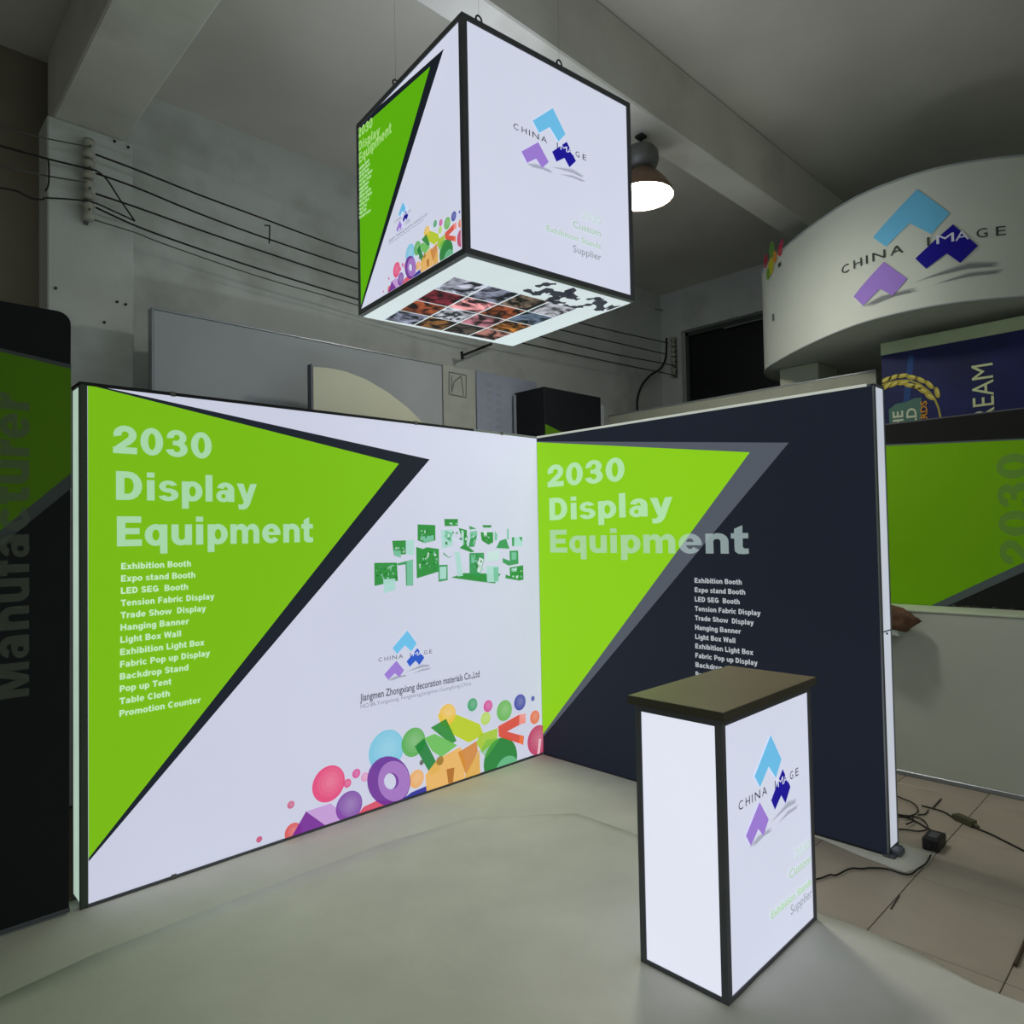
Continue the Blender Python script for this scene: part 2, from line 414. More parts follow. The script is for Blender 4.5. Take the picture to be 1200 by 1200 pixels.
BACKW = mat('fill_glow_lining', (190, 196, 200), 0.8, noise=0.03, scale=2, emit=0.22)  # faint glow added to brighten the bay behind the walls
OFFW = mat('unlit_white_fabric', (186, 192, 182), 0.8, noise=0.03, scale=2)
PALEG = mat('pale_grey_board', (160, 166, 170), 0.8, noise=0.05, scale=1.6)
CREAM = mat('cream_board', (186, 188, 166), 0.75, noise=0.03, scale=2)
BLUEG = mat('faded_blue_banner', (150, 158, 176), 0.8, noise=0.05, scale=3)
WIREM = mat('black_cable', (30, 31, 30), 0.5, noise=0.05)
WIREG = mat('grey_cable', (92, 95, 92), 0.6, noise=0.05)
CERAM = mat('ceramic_insulator', (172, 172, 160), 0.35, noise=0.08, scale=8)
STEEL = mat('dull_steel', (110, 112, 110), 0.45, metal=0.6, noise=0.08)
SHADEM = mat('brown_enamel_shade', (120, 96, 78), 0.4, metal=0.2, noise=0.08)
PLAST = mat('black_plastic', (34, 34, 34), 0.5, noise=0.08)
OLIVE = mat('dusty_olive_plastic', (84, 84, 62), 0.6, noise=0.08)

# ------------------------------------------------------------------ room
Zb, Zc = 4.20, 4.665
YB, XR = 1.60, 3.95
X0, Y0 = -7.5, -8.5
fl = struct('floor', MB().box((X0, Y0, -0.15), (XR+0.2, YB+0.2, -0.008)), SLABM)
tile_me = None
xs = [-0.12-0.6*k for k in (2, 1)]+[-0.12+0.6*k for k in range(0, 7)]
for iy in range(-3, 6):
    y = -2.49-0.46*iy
    for ix, x in enumerate(xs):
        o = None
        if tile_me is None:
            b = MB().box((0.002, -0.458, -0.008), (0.598, -0.002, 0.0), 0.0015)
            bmesh.ops.recalc_face_normals(b.bm, faces=b.bm.faces)
            tile_me = bpy.data.meshes.new('tile'); b.bm.to_mesh(tile_me); b.bm.free(); tile_me.materials.append(TILEM)
        o = bpy.data.objects.new('tile', tile_me); COL.objects.link(o); o.parent = fl; o.location = (x, y, 0)
        # (each tile sits in its own recessed joint)
struct('ceiling', MB().box((X0, Y0, Zc), (XR+0.2, YB+0.2, Zc+0.15)), CEILM)
struct('wall_back', MB().box((-2.4, YB, 0), (XR+0.2, YB+0.2, Zc)), WALLM)
struct('wall_left', MB().box((X0, YB+0.08, 0), (-2.4, YB+0.25, Zc)), SHADEDP)
# right wall with the dark window opening
WY0, WY1, WZ0, WZ1 = -0.6, 1.30, 2.7, 4.13
struct('wall_right', MB().box((XR, Y0, 0), (XR+0.2, YB, WZ0)).box((XR, Y0, WZ1), (XR+0.2, YB, Zc))
       .box((XR, Y0, WZ0), (XR+0.2, WY0, WZ1)).box((XR, WY1, WZ0), (XR+0.2, YB, WZ1)), WALLM)
win = bpy.data.objects.new('window_1', None); COL.objects.link(win); win.location = (XR+0.1, WY0, WZ0); win['kind'] = 'structure'
GLASSD = mat('dark_window_glass', (14, 20, 20), 0.25, noise=0.05, spec=0.5)
MB().box((XR+0.14, WY0, WZ0), (XR+0.15, WY1, WZ1)).build('pane', GLASSD, win)
for a, b2 in (((WY0, WZ0), (WY1, WZ0+0.04)), ((WY0, WZ1-0.05), (WY1, WZ1)), ((WY0, WZ0), (WY0+0.04, WZ1)), ((WY1-0.04, WZ0), (WY1, WZ1))):
    MB().box((XR+0.10, a[0], a[1]), (XR+0.139, b2[0], b2[1])).build('window_frame', mat('window_frame_paint', (74, 84, 78), 0.6), win)
MB().box((XR+0.085, WY0, WZ1-0.075), (XR+0.1, 0.75, WZ1-0.06)).build('window_rail', FRAMEA, win)
struct('trim_1', MB().box((X0, -1.08, Zb), (XR, -0.84, Zc), 0.01), BEAMM, label='long concrete ceiling beam running across the room')
struct('trim_2', MB().box((-2.70, -0.84, Zb), (-2.31, YB, Zc), 0.01), BEAMM, label='concrete ceiling beam running to the column')
struct('trim_3', MB().box((-2.73, 1.43, 0), (-2.26, YB+0.1, Zb), 0.008), WALLM, label='plastered column against the back wall')

# ------------------------------------------------------------------ ground sheets
def sheet(name, loop, z, amp, label, group=None):
    """a thin cloth with an irregular edge, gently rumpled"""
    bm = bmesh.new()
    xs_ = [p[0] for p in loop]; ys_ = [p[1] for p in loop]
    vs = [bm.verts.new((x, y, z)) for x, y in loop]; f = bm.faces.new(vs)
    x = math.floor(min(xs_)*5)/5
    for ax, lo, hi in ((0, min(xs_), max(xs_)), (1, min(ys_), max(ys_))):
        c = lo+0.12
        while c < hi-0.02:
            no = Vector((1, 0, 0)) if ax == 0 else Vector((0, 1, 0))
            bmesh.ops.bisect_plane(bm, geom=bm.verts[:]+bm.edges[:]+bm.faces[:], plane_co=no*c, plane_no=no)
            c += 0.12
    for v in bm.verts:
        x, y = v.co.x, v.co.y
        h = math.sin(2.1*x+3.3*y+0.8*math.sin(2*x))*0.5+math.sin(5.3*x-2.6*y)*0.3+math.sin(1.3*y-4*x+1)*0.4
        # two long folds across the sheet
        h += 1.6*math.exp(-((x*0.94+y*0.35+2.05)/0.05)**2)+1.2*math.exp(-((x*0.2+y*0.98+0.9)/0.05)**2)
        v.co.z = z+max(0, amp*(h+1.2))
    r = bmesh.ops.extrude_face_region(bm, geom=bm.faces[:])
    for v in [g for g in r['geom'] if isinstance(g, bmesh.types.BMVert)]: v.co.z += 0.0015
    for f in bm.faces: f.smooth = True
    bmesh.ops.recalc_face_normals(bm, faces=bm.faces)
    me = bpy.data.meshes.new(name); bm.to_mesh(me); bm.free()
    return tag(link_mesh(name, me, CLOTHM, origin=(sum(xs_)/len(xs_), sum(ys_)/len(ys_), z)), label, 'ground sheet', group)
E1 = [at(675, 955, 2, 0), at(750, 981, 2, 0), at(850, 1026, 2, 0), at(965, 1075, 2, 0), at(1000, 1087, 2, 0), at(1040, 1103, 2, 0), at(1090, 1128, 2, 0), at(1150, 1160, 2, 0), at(1200, 1178, 2, 0)]
sheet('ground_sheet', [(p[0], p[1]) for p in E1]+[(-0.85, -3.6), (-0.9, -4.4), (-5.5, -4.4), (-5.5, -0.9), (-2.9, -0.42), (-1.6, -0.42), (-1.1, -0.5)], 0.004, 0.0024, 'large pale floor sheet spread under the small lit counter')
E2 = [at(640, 890, 2, 0), at(800, 930, 2, 0), at(963, 984, 2, 0), at(1010, 1004, 2, 0), at(1060, 1023, 2, 0), at(1085, 1016, 2, 0)]
sheet('ground_sheet', [(-5.4, 0.12), (-0.02, 0.12), (0.2, 0.14), (0.2, -2.49)]+[(p[0], p[1]) for p in E2[::-1]][:5]+[(-0.04, -1.55), (-0.9, -1.7), (-5.4, -1.2)], 0.001, 0.0007, 'pale backing sheet lying under both lit display walls')

# ------------------------------------------------------------------ light box walls
H = 2.3; L1 = 2.862; L2 = 2.335; T = 0.146
def light_wall(name, loc, label):
    return empty(name, loc, label, 'display wall', 'back-lit display walls of the booth')
# --- left wall, face y = 0
lw = light_wall('light_box_wall', (-L1/2, T/2, 0), 'long white back-lit display wall with green triangle and bubble artwork')
LF = Face((-L1, 0, 0), (1, 0, 0), (0, 0, 1), L1, H, ((93, 447), (631, 513), (635, 882), (94, 1068)))
MB().box((-L1+0.012, 0.008, 0.03), (-0.002, T-0.008, H-0.015)).build('light_box_body', BACKW, lw)
fab = MB().box((-L1+0.032, -0.001, 0.019), (-0.003, 0.007, H-0.012)).build('fabric_panel', GLOWW, lw)
side = MB().box((-L1+0.001, 0.02, 0.03), (-L1+0.011, T-0.02, H-0.02)).build('side_panel', mat('lit_pale_green_side', (188, 214, 196), 0.7, noise=.03, emit=0.8), lw, label='glowing pale green side panel')
MB().box((-L1, -0.004, 0), (-L1+0.031, 0.019, H-0.002), 0.004).build('frame_bar', mat('dark_green_grey_frame', (72, 84, 76), 0.5), lw)
MB().box((-L1, T-0.019, 0), (-L1+0.02, T, H), 0.003).build('frame_bar', FRAMEA, lw)
MB().box((-L1+0.02, -0.004, 0), (-0.002, T, 0.018), 0.003).build('frame_bar', FRAMED, lw)
MB().box((-L1-0.002, -0.005, H-0.012), (-0.6, T, H+0.004), 0.003).build('frame_bar', FRAMEB, lw, label='black top edge bar')
MB().box((-0.6, -0.004, H-0.011), (-0.001, T, H+0.003), 0.003).build('frame_bar', FRAMEA, lw, label='grey top edge bar')
for px, py in ((204, 1028), (204, 466), (490, 497), (590, 511)):
    s0, t0 = LF.px(px, py); x = -L1+s0
    zz = 0.012 if py > 800 else H-0.006
    MB().box((x-0.012, -0.008, zz-0.010), (x+0.012, -0.003, zz+0.014), 0.002).build('frame_clip', STEEL, lw)
A = Art(LF, (0.032, 0.019, 0.003, 0.012))
A.pix([(94, 447), (506, 539), (94, 1022)], (30, 36, 46))
A.pix([(90, 446.8), (470, 544), (90, 1024)], (124, 190, 24))
A.build('large_artwork', PR_BIG, fab)
GT = (180, 222, 190)
A = Art(LF, (0.032, 0.019, 0.003, 0.012))
textpx(A, '2030', (133, 530.5), (250, 538.5), 33, GT, 0.8, 0.045)
textpx(A, 'Display', (136.5, 585.5), (303, 590), 34, GT, 0.8, 0.045)
textpx(A, 'Equipment', (137.5, 639), (369, 637.5), 35.5, GT, 0.8, 0.045)
LST = ['Exhibition Booth', 'Expo stand Booth', 'LED SEG  Booth', 'Tension Fabric Display', 'Trade Show  Display', 'Hanging Banner', 'Light Box Wall', 'Exhibition Light Box', 'Fabric Pop up Display', 'Backdrop Stand', 'Pop up Tent', 'Table Cloth', 'Promotion Counter']
RX = [225, 230, 221.5, 252.5, 242.5, 222.5, 213, 240.5, 247, 221.5, 201.5, 199.5, 236]
for i, (t_, rx) in enumerate(zip(LST, RX)):
    y = 668.3+14.38*i; x = 142.5-0.2*i
    b0 = LF.px(x, y); b1 = LF.px(rx, y-(rx-x)*0.06-0.14*i*(rx-x)/90)
    b1 = (b1[0], b0[1])
    text(A, t_, b0, b1, 0.029, (205, 238, 200), 0.95, 0.035)
textpx(A, 'Jiangmen Zhongxiang decoration materials Co.,Ltd', (422.5, 821.7), (561.7, 792), 8.6, (60, 64, 76), 0.95, 0.012)
textpx(A, 'NO.86,Yongxiang, Fengxiang,Jiangmen,Guangdong,China', (423, 829.5), (551.7, 801.7), 4.6, (130, 134, 148), 0.9)
A.build('lettering', PR_SM, fab, base=.0030)

# --- the logo, in its own unit square (x: C .. E, y: foot of purple .. top of light blue), read off the counter
CPX = ((848, 836), (957, 797), (960, 1081), (850, 1177))
counter_h = 0.955
CF0 = Face((0, 0, 0), (1, 0, 0), (0, 0, 1), 0.712, 0.985, CPX)
def cz(p): return CF0.px(840+p[0]/4.615, 840+p[1]/4.615)
_l = cz((122, 500))[0]; _r = cz((462, 310))[0]; _b = cz((187, 692))[1]; _t = cz((310, 100))[1]
def cu(p): q = cz(p); return ((q[0]-_l)/(_r-_l), (q[1]-_b)/(_t-_b))
LOGO = [([cu(p) for p in ((310, 100), (368, 230), (335, 330), (295, 268), (245, 378), (215, 320))], (110, 192, 236)),
        ([cu(p) for p in ((240, 458), (289, 552), (258, 640), (230, 602), (187, 692), (160, 637))], (158, 126, 214)),
        ([cu(p) for p in ((373, 283), (415, 380), (385, 468), (362, 425), (325, 502), (305, 450))], (30, 24, 150))]
SHAD = [[cu(p) for p in ((187, 695), (232, 640), (300, 600), (306, 618), (262, 645), (215, 690))],
        [cu(p) for p in ((302, 572), (400, 460), (448, 448), (444, 470), (400, 492))],
        [cu(p) for p in ((338, 582), (400, 510), (456, 478), (448, 500), (400, 530))]]
_base = (cu((125, 503))[1]+cu((455, 318))[1])/2
def logo(A, x0, y0, x1, y1, cols=None, sub=False, ink=(52, 54, 66), navy=None):
    W_, H_ = x1-x0, y1-y0
    g = lambda p: (x0+p[0]*W_, y0+p[1]*H_)
    for sh in SHAD:
        c = (sum(p[0] for p in sh)/len(sh), sum(p[1] for p in sh)/len(sh))
        for sc, al in ((1.25, 0.10), (1.0, 0.22), (0.7, 0.25)):
            A.poly([g((c[0]+(p[0]-c[0])*(0.5+0.5*sc), c[1]+(p[1]-c[1])*sc)) for p in sh], (96, 100, 118), al)
    for i, (pts, c) in enumerate(LOGO):
        if i == 2 and navy: c = navy
        A.poly([g(p) for p in pts], c)
    by = y0+_base*H_; cap = 0.085*H_
    W1 = lambda a: x0+a*W_
    k = A.k+1; A.k += 1
    for ch, a, b, c in (('C', 0.0, .065, ink), ('H', .105, .17, ink), ('I', .20, .212, ink), ('N', .245, .33, ink), ('A', .36, .44, ink), ('I', .575, .588, ink),
                     ('M', .625, .72, (226, 230, 246)), ('A', .725, .80, (226, 230, 246)), ('G', .84, .90, ink), ('E', .945, 1.0, ink)):
        text(A, ch, (W1(a), by), (W1(b), by), cap, c, 1, 0.0, k=k)
def logo_box(f, C, E, Tp, Bt):
    return f.px(*C)[0], f.px(*Bt)[1], f.px(*E)[0], f.px(*Tp)[1]

A = Art(LF, (0.032, 0.019, 0.003, 0.012))
logo(A, *logo_box(LF, (444.5, 774), (507, 764), (479.2, 738.7), (454, 796.7)), ink=(84, 88, 104), navy=(50, 92, 200))
A.build('logo', PR_SM, fab)

# --- bubble and letter artwork; coordinates read from a crop (290,760, x3.333) of the left wall
def bub(A, ppx, rr):
    """ppx: crop coordinate -> face coordinate; rr: crop radius -> (rx, ry)"""
    def E(x, y, r, c, a=0.9, hi=0.18):
        p = ppx(x, y); rx, ry = rr(x, y, r)
        A.ell(p, rx, ry, c, a)
        if hi and r > 14:
            for q_ in (.8, .55, .3): A.ell((p[0]+rx*0.1, p[1]+ry*0.08), rx*q_, ry*q_, (255, 255, 255), .035)
    def P(pts, c, a=0.92): A.poly([ppx(*p) for p in pts], c, a)
    E(545, 395, 80, (120, 196, 222), 0.9); E(650, 362, 56, (84, 172, 66)); E(320, 525, 70, (226, 56, 116))
    E(48, 742, 12, (200, 80, 120)); E(172, 607, 15, (200, 90, 130)); E(427, 484, 18, (210, 70, 150)); E(460, 497, 18, (216, 150, 190))
    E(392, 522, 17, (216, 70, 130)); E(180, 712, 35, (214, 74, 70)); E(660, 503, 35, (232, 170, 90)); E(680, 440, 10, (90, 90, 80))
    P([(420, 655), (455, 612), (505, 588), (550, 586), (592, 600), (640, 600), (560, 700), (300, 790), (330, 720)], (214, 62, 88), .9)
    P([(230, 632), (325, 600), (412, 662), (380, 700), (310, 690)], (196, 156, 214), .95)
    P([(230, 632), (315, 692), (300, 740), (165, 745)], (120, 40, 150), .95)
    E(398, 610, 58, (122, 56, 160), .88)
    # O
    N = 26
    def ring(cx, cy, rx, ry, hx, hy, hrx, hry, c, a):
        for i in range(N):
            t0, t1 = 2*math.pi*i/N, 2*math.pi*(i+1)/N
            P([(cx+rx*math.cos(t0), cy+ry*math.sin(t0)), (cx+rx*math.cos(t1), cy+ry*math.sin(t1)),
               (hx+hrx*math.cos(t1), hy+hry*math.sin(t1)), (hx+hrx*math.cos(t0), hy+hry*math.sin(t0))], c, a)
            A.k -= 1
        A.k += 1
    ring(552, 512, 84, 96, 556, 514, 24, 32, (112, 50, 152), .95)
    ring(572, 512, 62, 78, 562, 512, 28, 32, (172, 128, 200), .85)
    P([(575, 604), (640, 555), (698, 530), (712, 565), (690, 640), (500, 680)], (36, 40, 150), .95)
    P([(698, 530), (708, 528), (722, 560), (712, 580)], (80, 120, 200), .9)
    # green N
    P([(740, 255), (820, 255), (905, 290), (920, 330), (862, 362), (800, 330)], (186, 204, 22), .95)
    P([(905, 330), (975, 305), (972, 350), (915, 398), (890, 365)], (164, 198, 30), .92)
    E(780, 255, 42, (234, 190, 70), .9); E(928, 268, 25, (180, 212, 80), .9)
    P([(715, 305), (775, 270), (815, 355), (795, 368)], (44, 140, 52), .95)
    P([(690, 345), (730, 328), (818, 372), (756, 418), (720, 395)], (110, 190, 90), .95)
    P([(653, 378), (690, 345), (752, 470), (715, 488)], (30, 130, 56), .95)
    # orange R
    P([(693, 488), (742, 425), (830, 378), (850, 440), (842, 525), (700, 580)], (232, 180, 92), .93)
    P([(820, 400), (892, 355), (897, 395), (852, 490), (838, 450)], (208, 136, 54), .93)
    P([(775, 465), (806, 458), (800, 515), (782, 520)], (176, 112, 50), .95)
    P([(846, 490), (903, 388), (906, 495), (850, 520)], (222, 170, 60), .9)
    P([(840, 512), (905, 490), (860, 560)], (24, 84, 40), .95)
    E(750, 432, 18, (140, 110, 40), .8, 0)
    # green disc with pale inner part
    E(985, 430, 88, (34, 130, 50), .96, 0)
    P([(930, 350), (985, 342), (930, 420), (905, 395)], (90, 180, 70), .5)
    E(1010, 478, 66, (110, 186, 140), .9, 0)
    # red V
    P([(976, 298), (1058, 252), (1080, 280), (1010, 318), (1075, 335), (1072, 368), (978, 338)], (216, 72, 44), .93)
    P([(1058, 252), (1082, 248), (1082, 285), (1056, 290)], (240, 150, 140), .9)
    P([(1058, 335), (1072, 333), (1072, 370), (1056, 362)], (236, 120, 70), .9)
    E(877, 215, 25, (50, 160, 100)); E(937, 220, 23, (206, 66, 150)); E(1000, 237, 40, (100, 180, 70)); E(1060, 205, 31, (44, 60, 160))
    E(1110, 190, 10, (80, 90, 170)); E(1117, 262, 26, (226, 110, 50)); E(1128, 350, 57, (190, 40, 90), .9)
    P([(1132, 345), (1140, 345), (1134, 405), (1124, 408)], (240, 200, 210), .9)
A = Art(LF, (0.032, 0.019, 0.003, 0.012))
lf_px = lambda x, y: LF.px(290+x/3.333, 760+y/3.333)
def lf_rr(x, y, r):
    a = lf_px(x, y-r)[1]; b = lf_px(x, y+r)[1]; q = abs(a-b)/2
    return q, q
bub(A, lf_px, lf_rr)
A.build('bubble_artwork', PR_SM, fab, step=0.00008)
# --- green collage of booth pictures (crop 430,590, x6)
A = Art(LF, (0.032, 0.019, 0.003, 0.012))
def cp(pts, c, a=.95): A.pix([(430+x/6, 590+y/6) for x, y in pts], c, a)
G1, G2, G3, G4 = (30, 140, 44), (50, 150, 80), (170, 214, 206), (120, 190, 160)
for pts, c in [
    ([(63, 420), (222, 418), (228, 545), (64, 582)], G1), ([(222, 425), (335, 395), (335, 578), (285, 580), (282, 430), (228, 438)], G2), ([(125, 535), (210, 530), (210, 610), (130, 632)], G3),
    ([(290, 405), (335, 398), (335, 575), (292, 578)], G4), ([(190, 265), (285, 262), (285, 360), (200, 365)], G1), ([(285, 262), (342, 255), (342, 365), (290, 362)], G3), ([(192, 330), (250, 335), (250, 385), (205, 370)], G4),
    ([(368, 150), (492, 155), (492, 262), (415, 280), (368, 262)], G1), ([(385, 235), (480, 225), (480, 262), (415, 278)], G4), ([(555, 112), (650, 112), (650, 160), (558, 162)], G1),
    ([(357, 308), (405, 322), (432, 310), (516, 322), (516, 480), (360, 528)], G1), ([(510, 435), (576, 432), (576, 540), (512, 552)], G2), ([(520, 448), (568, 445), (566, 530), (520, 535)], G3),
    ([(530, 190), (615, 185), (612, 300), (540, 320)], G3), ([(560, 190), (612, 215), (600, 280), (560, 240)], G4), ([(545, 345), (585, 380), (615, 368), (585, 385), (548, 360)], G2),
    ([(655, 175), (712, 190), (712, 300), (765, 340), (740, 345), (660, 315), (690, 290)], G1), ([(672, 190), (690, 195), (690, 280), (676, 285)], G3), ([(730, 160), (780, 180), (732, 186)], G2), ([(732, 200), (785, 195), (780, 260), (735, 262)], G4),
    ([(735, 250), (782, 225), (765, 305), (722, 310)], G2), ([(820, 155), (885, 155), (880, 172), (828, 172)], G1), ([(808, 205), (895, 205), (895, 275), (862, 292), (815, 262)], G1), ([(828, 200), (852, 200), (850, 235), (832, 235)], (210, 226, 226)),
    ([(905, 195), (925, 220), (920, 262), (905, 262)], G4), ([(940, 265), (985, 250), (1008, 320), (915, 315)], G2), ([(992, 180), (1004, 180), (1004, 255), (992, 260)], G4), ([(1025, 240), (1100, 235), (1100, 300), (1030, 302)], G3),
    ([(1025, 240), (1042, 240), (1040, 302), (1027, 302)], G2), ([(1075, 238), (1098, 238), (1092, 270)], G2), ([(1008, 335), (1068, 332), (1070, 425), (1000, 438), (960, 415), (960, 385), (1010, 405)], G2), ([(1022, 345), (1055, 345), (1055, 395), (1022, 398)], G4),
    ([(1008, 452), (1102, 435), (1104, 535), (1075, 542), (978, 525), (980, 500), (1010, 512)], G1), ([(1020, 460), (1060, 450), (1055, 478), (1022, 480)], G3),
    ([(600, 522), (690, 490), (945, 495), (905, 562), (760, 545)], G1), ([(728, 350), (830, 348), (830, 400), (795, 520), (728, 500)], G2), ([(625, 345), (660, 340), (682, 510), (645, 515)], G3), ([(742, 360), (780, 420), (740, 420)], G4),
    ([(785, 400), (800, 380), (828, 395), (800, 490), (782, 480)], (206, 224, 224)), ([(845, 440), (930, 440), (930, 552), (850, 552)], G3), ([(850, 350), (935, 330), (935, 400), (840, 410)], (196, 222, 220)), ([(895, 450), (930, 450), (928, 545), (898, 548)], G4)]:
    cp(pts, c)
rc = random.Random(3)
for (x0, y0, x1, y1) in ((70, 430, 225, 540), (368, 340, 512, 470), (375, 170, 488, 260), (200, 290, 280, 350), (540, 200, 650, 310), (735, 360, 825, 480), (1015, 455, 1095, 525), (565, 120, 645, 155), (650, 200, 780, 300), (820, 215, 890, 270)):
    for i in range(int((x1-x0)*(y1-y0)/700)+2):
        x = rc.uniform(x0, x1-12); y = rc.uniform(y0, y1-14); a_ = rc.uniform(5, 18); b_ = rc.uniform(5, 26)
        cp([(x, y), (x+a_, y+rc.uniform(-4, 4)), (x+a_*rc.uniform(.4, 1), y+b_), (x+rc.uniform(-4, 4), y+b_*.8)], rc.choice([(206, 226, 222), (40, 130, 60), (150, 206, 180), (20, 110, 40), (120, 180, 150)]), .85)
A.build('booth_collage', PR_SM, fab, step=0.00005)

# --- right wall, face x = 0
rw = light_wall('light_box_wall', (T/2, -L2/2, 0), 'dark back-lit display wall with green triangle and glowing white end')
RF = Face((0, 0, 0), (0, -1, 0), (0, 0, 1), L2, H, ((631, 513), (1021, 448), (1040, 1005), (635, 882)))
MB().box((0.008, -L2+0.012, 0.012), (T-0.008, 0.02, H-0.015)).build('light_box_body', BACKW, rw)
DARKP = mat('lit_dark_fabric', (26, 31, 44), 0.7, noise=0.03, scale=1.0, emit=0.75)
DARKP.cycles.emission_sampling = 'NONE'
fab2 = MB().box((-0.001, -L2+0.004, 0.012), (0.007, -0.003, H-0.010)).build('fabric_panel', DARKP, rw)
en = MB().box((0.03, -L2-0.0, 0.03), (T-0.014, -L2+0.011, H-0.012)).build('side_panel', GLOWE, rw, label='glowing white end panel')
for x0, x1, m_ in ((0.0, 0.012, FRAMEA), (0.014, 0.0215, FRAMED), (0.0225, 0.029, FRAMEA), (T-0.013, T, FRAMEA)):
    MB().box((x0, -L2-0.003, 0.0), (x1, -L2+0.011, H), 0.001).build('frame_bar', m_, rw)
MB().box((0.03, -L2-0.003, 0), (T-0.013, -L2+0.011, 0.03), 0.002).build('frame_bar', FRAMED, rw)
MB().box((0.0, -L2-0.003, H-0.012), (T, -L2+0.03, H+0.003), 0.002).build('frame_bar', FRAMEA, rw)
MB().box((-0.004, -L2+0.03, H-0.010), (0.02, -0.002, H+0.004), 0.002).build('frame_bar', GLOWG, rw, label='brightly lit white top edge')
MB().box((-0.003, -L2+0.0, 0.0), (0.02, -0.005, 0.0115), 0.002).build('frame_bar', FRAMEB, rw)
MB().box((0.029, -L2-0.0022, 1.075), (T-0.012, -L2-0.0005, 1.081)).build('joint_strip', FRAMED, rw)
MB().tube([(0.075, -L2-0.006, 1.066), (0.075, -L2-0.0, 1.066)], 0.005, 10).build('screw', PLAST, rw)
b = MB().box((-0.02, -L2-0.035, 0.0), (0.05, -L2+0.02, 0.012), 0.004).box((0.02, -L2-0.05, 0.0), (0.09, -L2-0.004, 0.03), 0.008, 2).box((0.06, -L2-0.028, 0), (0.13, -L2-0.004, 0.02), 0.005)
b.build('foot_bracket', mat('grey_foot_bracket', (96, 100, 108), 0.4, metal=0.4, noise=0.15, scale=20), rw)
A = Art(RF, (0.003, 0.013, 0.01, 0.012))
A.pix([(626, 518), (923, 517.5), (626, 873)], (84, 90, 100))
A.pix([(626, 518.7), (877.5, 529), (626, 871)], (140, 206, 26))
A.build('large_artwork', PR_BIG, fab2)
A = Art(RF, (0.003, 0.013, 0.01, 0.012))
GT2 = (196, 232, 210)
textpx(A, '2030', (643.5, 570.3), (732.5, 563.5), 25, GT2, .62, .045)
textpx(A, 'Display', (645.5, 608), (788, 604), 25.5, GT2, .62, .045)
textpx(A, 'Equipment', (646, 646.5), (876.5, 646.8), 26, (190, 210, 210), .5, .045)
RX2 = [868, 872, 865.5, 890, 882, 867, 860.5, 881.5, 886.5, 868, 850, 849, 880]
for i, (t_, rx) in enumerate(zip(LST, RX2)):
    y = 681.0+10.93*i
    b0 = RF.px(813.0+0.1*i, y); b1 = RF.px(rx, y+(rx-813)*(0.035+0.013*i)); b1 = (b1[0], b0[1])
    text(A, t_, b0, b1, 0.029, (196, 202, 208), 0.85, 0.035)
A.build('lettering', PR_SM, fab2, base=.0030)

# ------------------------------------------------------------------ framed glowing boxes (cube and counter)
def obox(x, y, yaw, w_, d_, z, h):
    c, s_ = math.cos(yaw), math.sin(yaw)
    U = Vector((c, s_, 0)); V_ = Vector((-s_, c, 0)); o = Vector((x, y, z)); Z = Vector((0, 0, 1))
    return o, U, V_, Z
def framed(root, x, y, yaw, w_, d_, z, h, bw, fmats):
    o, U, V_, Z = obox(x, y, yaw, w_, d_, z, h)
    Pt = lambda a, b, c: o+U*a+V_*b+Z*c
    hb = bw/2
    def bar(a, b2, name='frame_bar', m_=FRAMED):
        MB().bar(Pt(*a), Pt(*b2), bw, bw, up=tuple(U)).build(name, m_, root)
    for a in (hb, w_-hb):
        for b2 in (hb, d_-hb): bar((a, b2, 0), (a, b2, h))
    for c in (hb, h-hb):
        for b2 in (hb, d_-hb): bar((bw, b2, c), (w_-bw, b2, c))
        for a in (hb, w_-hb): bar((a, bw, c), (a, d_-bw, c))
    out = []
    def pan(lo, hi, m_, label=None):
        bm = MB(); vs = [Pt(*[(lo, hi)[k][i] for i, k in enumerate(q)]) for q in ((0, 0, 0), (1, 0, 0), (1, 1, 0), (0, 1, 0), (0, 0, 1), (1, 0, 1), (1, 1, 1), (0, 1, 1))]
        v = [bm.bm.verts.new(p) for p in vs]
        for f in ((0, 1, 2, 3), (4, 5, 6, 7), (0, 1, 5, 4), (1, 2, 6, 5), (2, 3, 7, 6), (3, 0, 4, 7)): bm.bm.faces.new([v[i] for i in f])
        return bm.build('fabric_panel', m_, root, label=label)
    e = 0.004; t_ = 0.006; i_ = bw
    if fmats.get('front'): out.append(pan((i_, e, i_), (w_-i_, e+t_, h-i_), fmats['front']))
    if fmats.get('left'): out.append(pan((e, i_, i_), (e+t_, d_-i_, h-i_), fmats['left']))
    if fmats.get('right'): out.append(pan((w_-e-t_, i_, i_), (w_-e, d_-i_, h-i_), fmats['right']))
    if fmats.get('back'): out.append(pan((i_, d_-e-t_, i_), (w_-i_, d_-e, h-i_), fmats['back']))
    if fmats.get('bottom'): out.append(pan((i_, i_, -0.003), (w_-0.004, d_-0.004, 0.004), fmats['bottom']))
    if fmats.get('top'): out.append(pan((i_, i_, h-0.008), (w_-i_, d_-i_, h-0.004), fmats['top']))
    return out, Pt
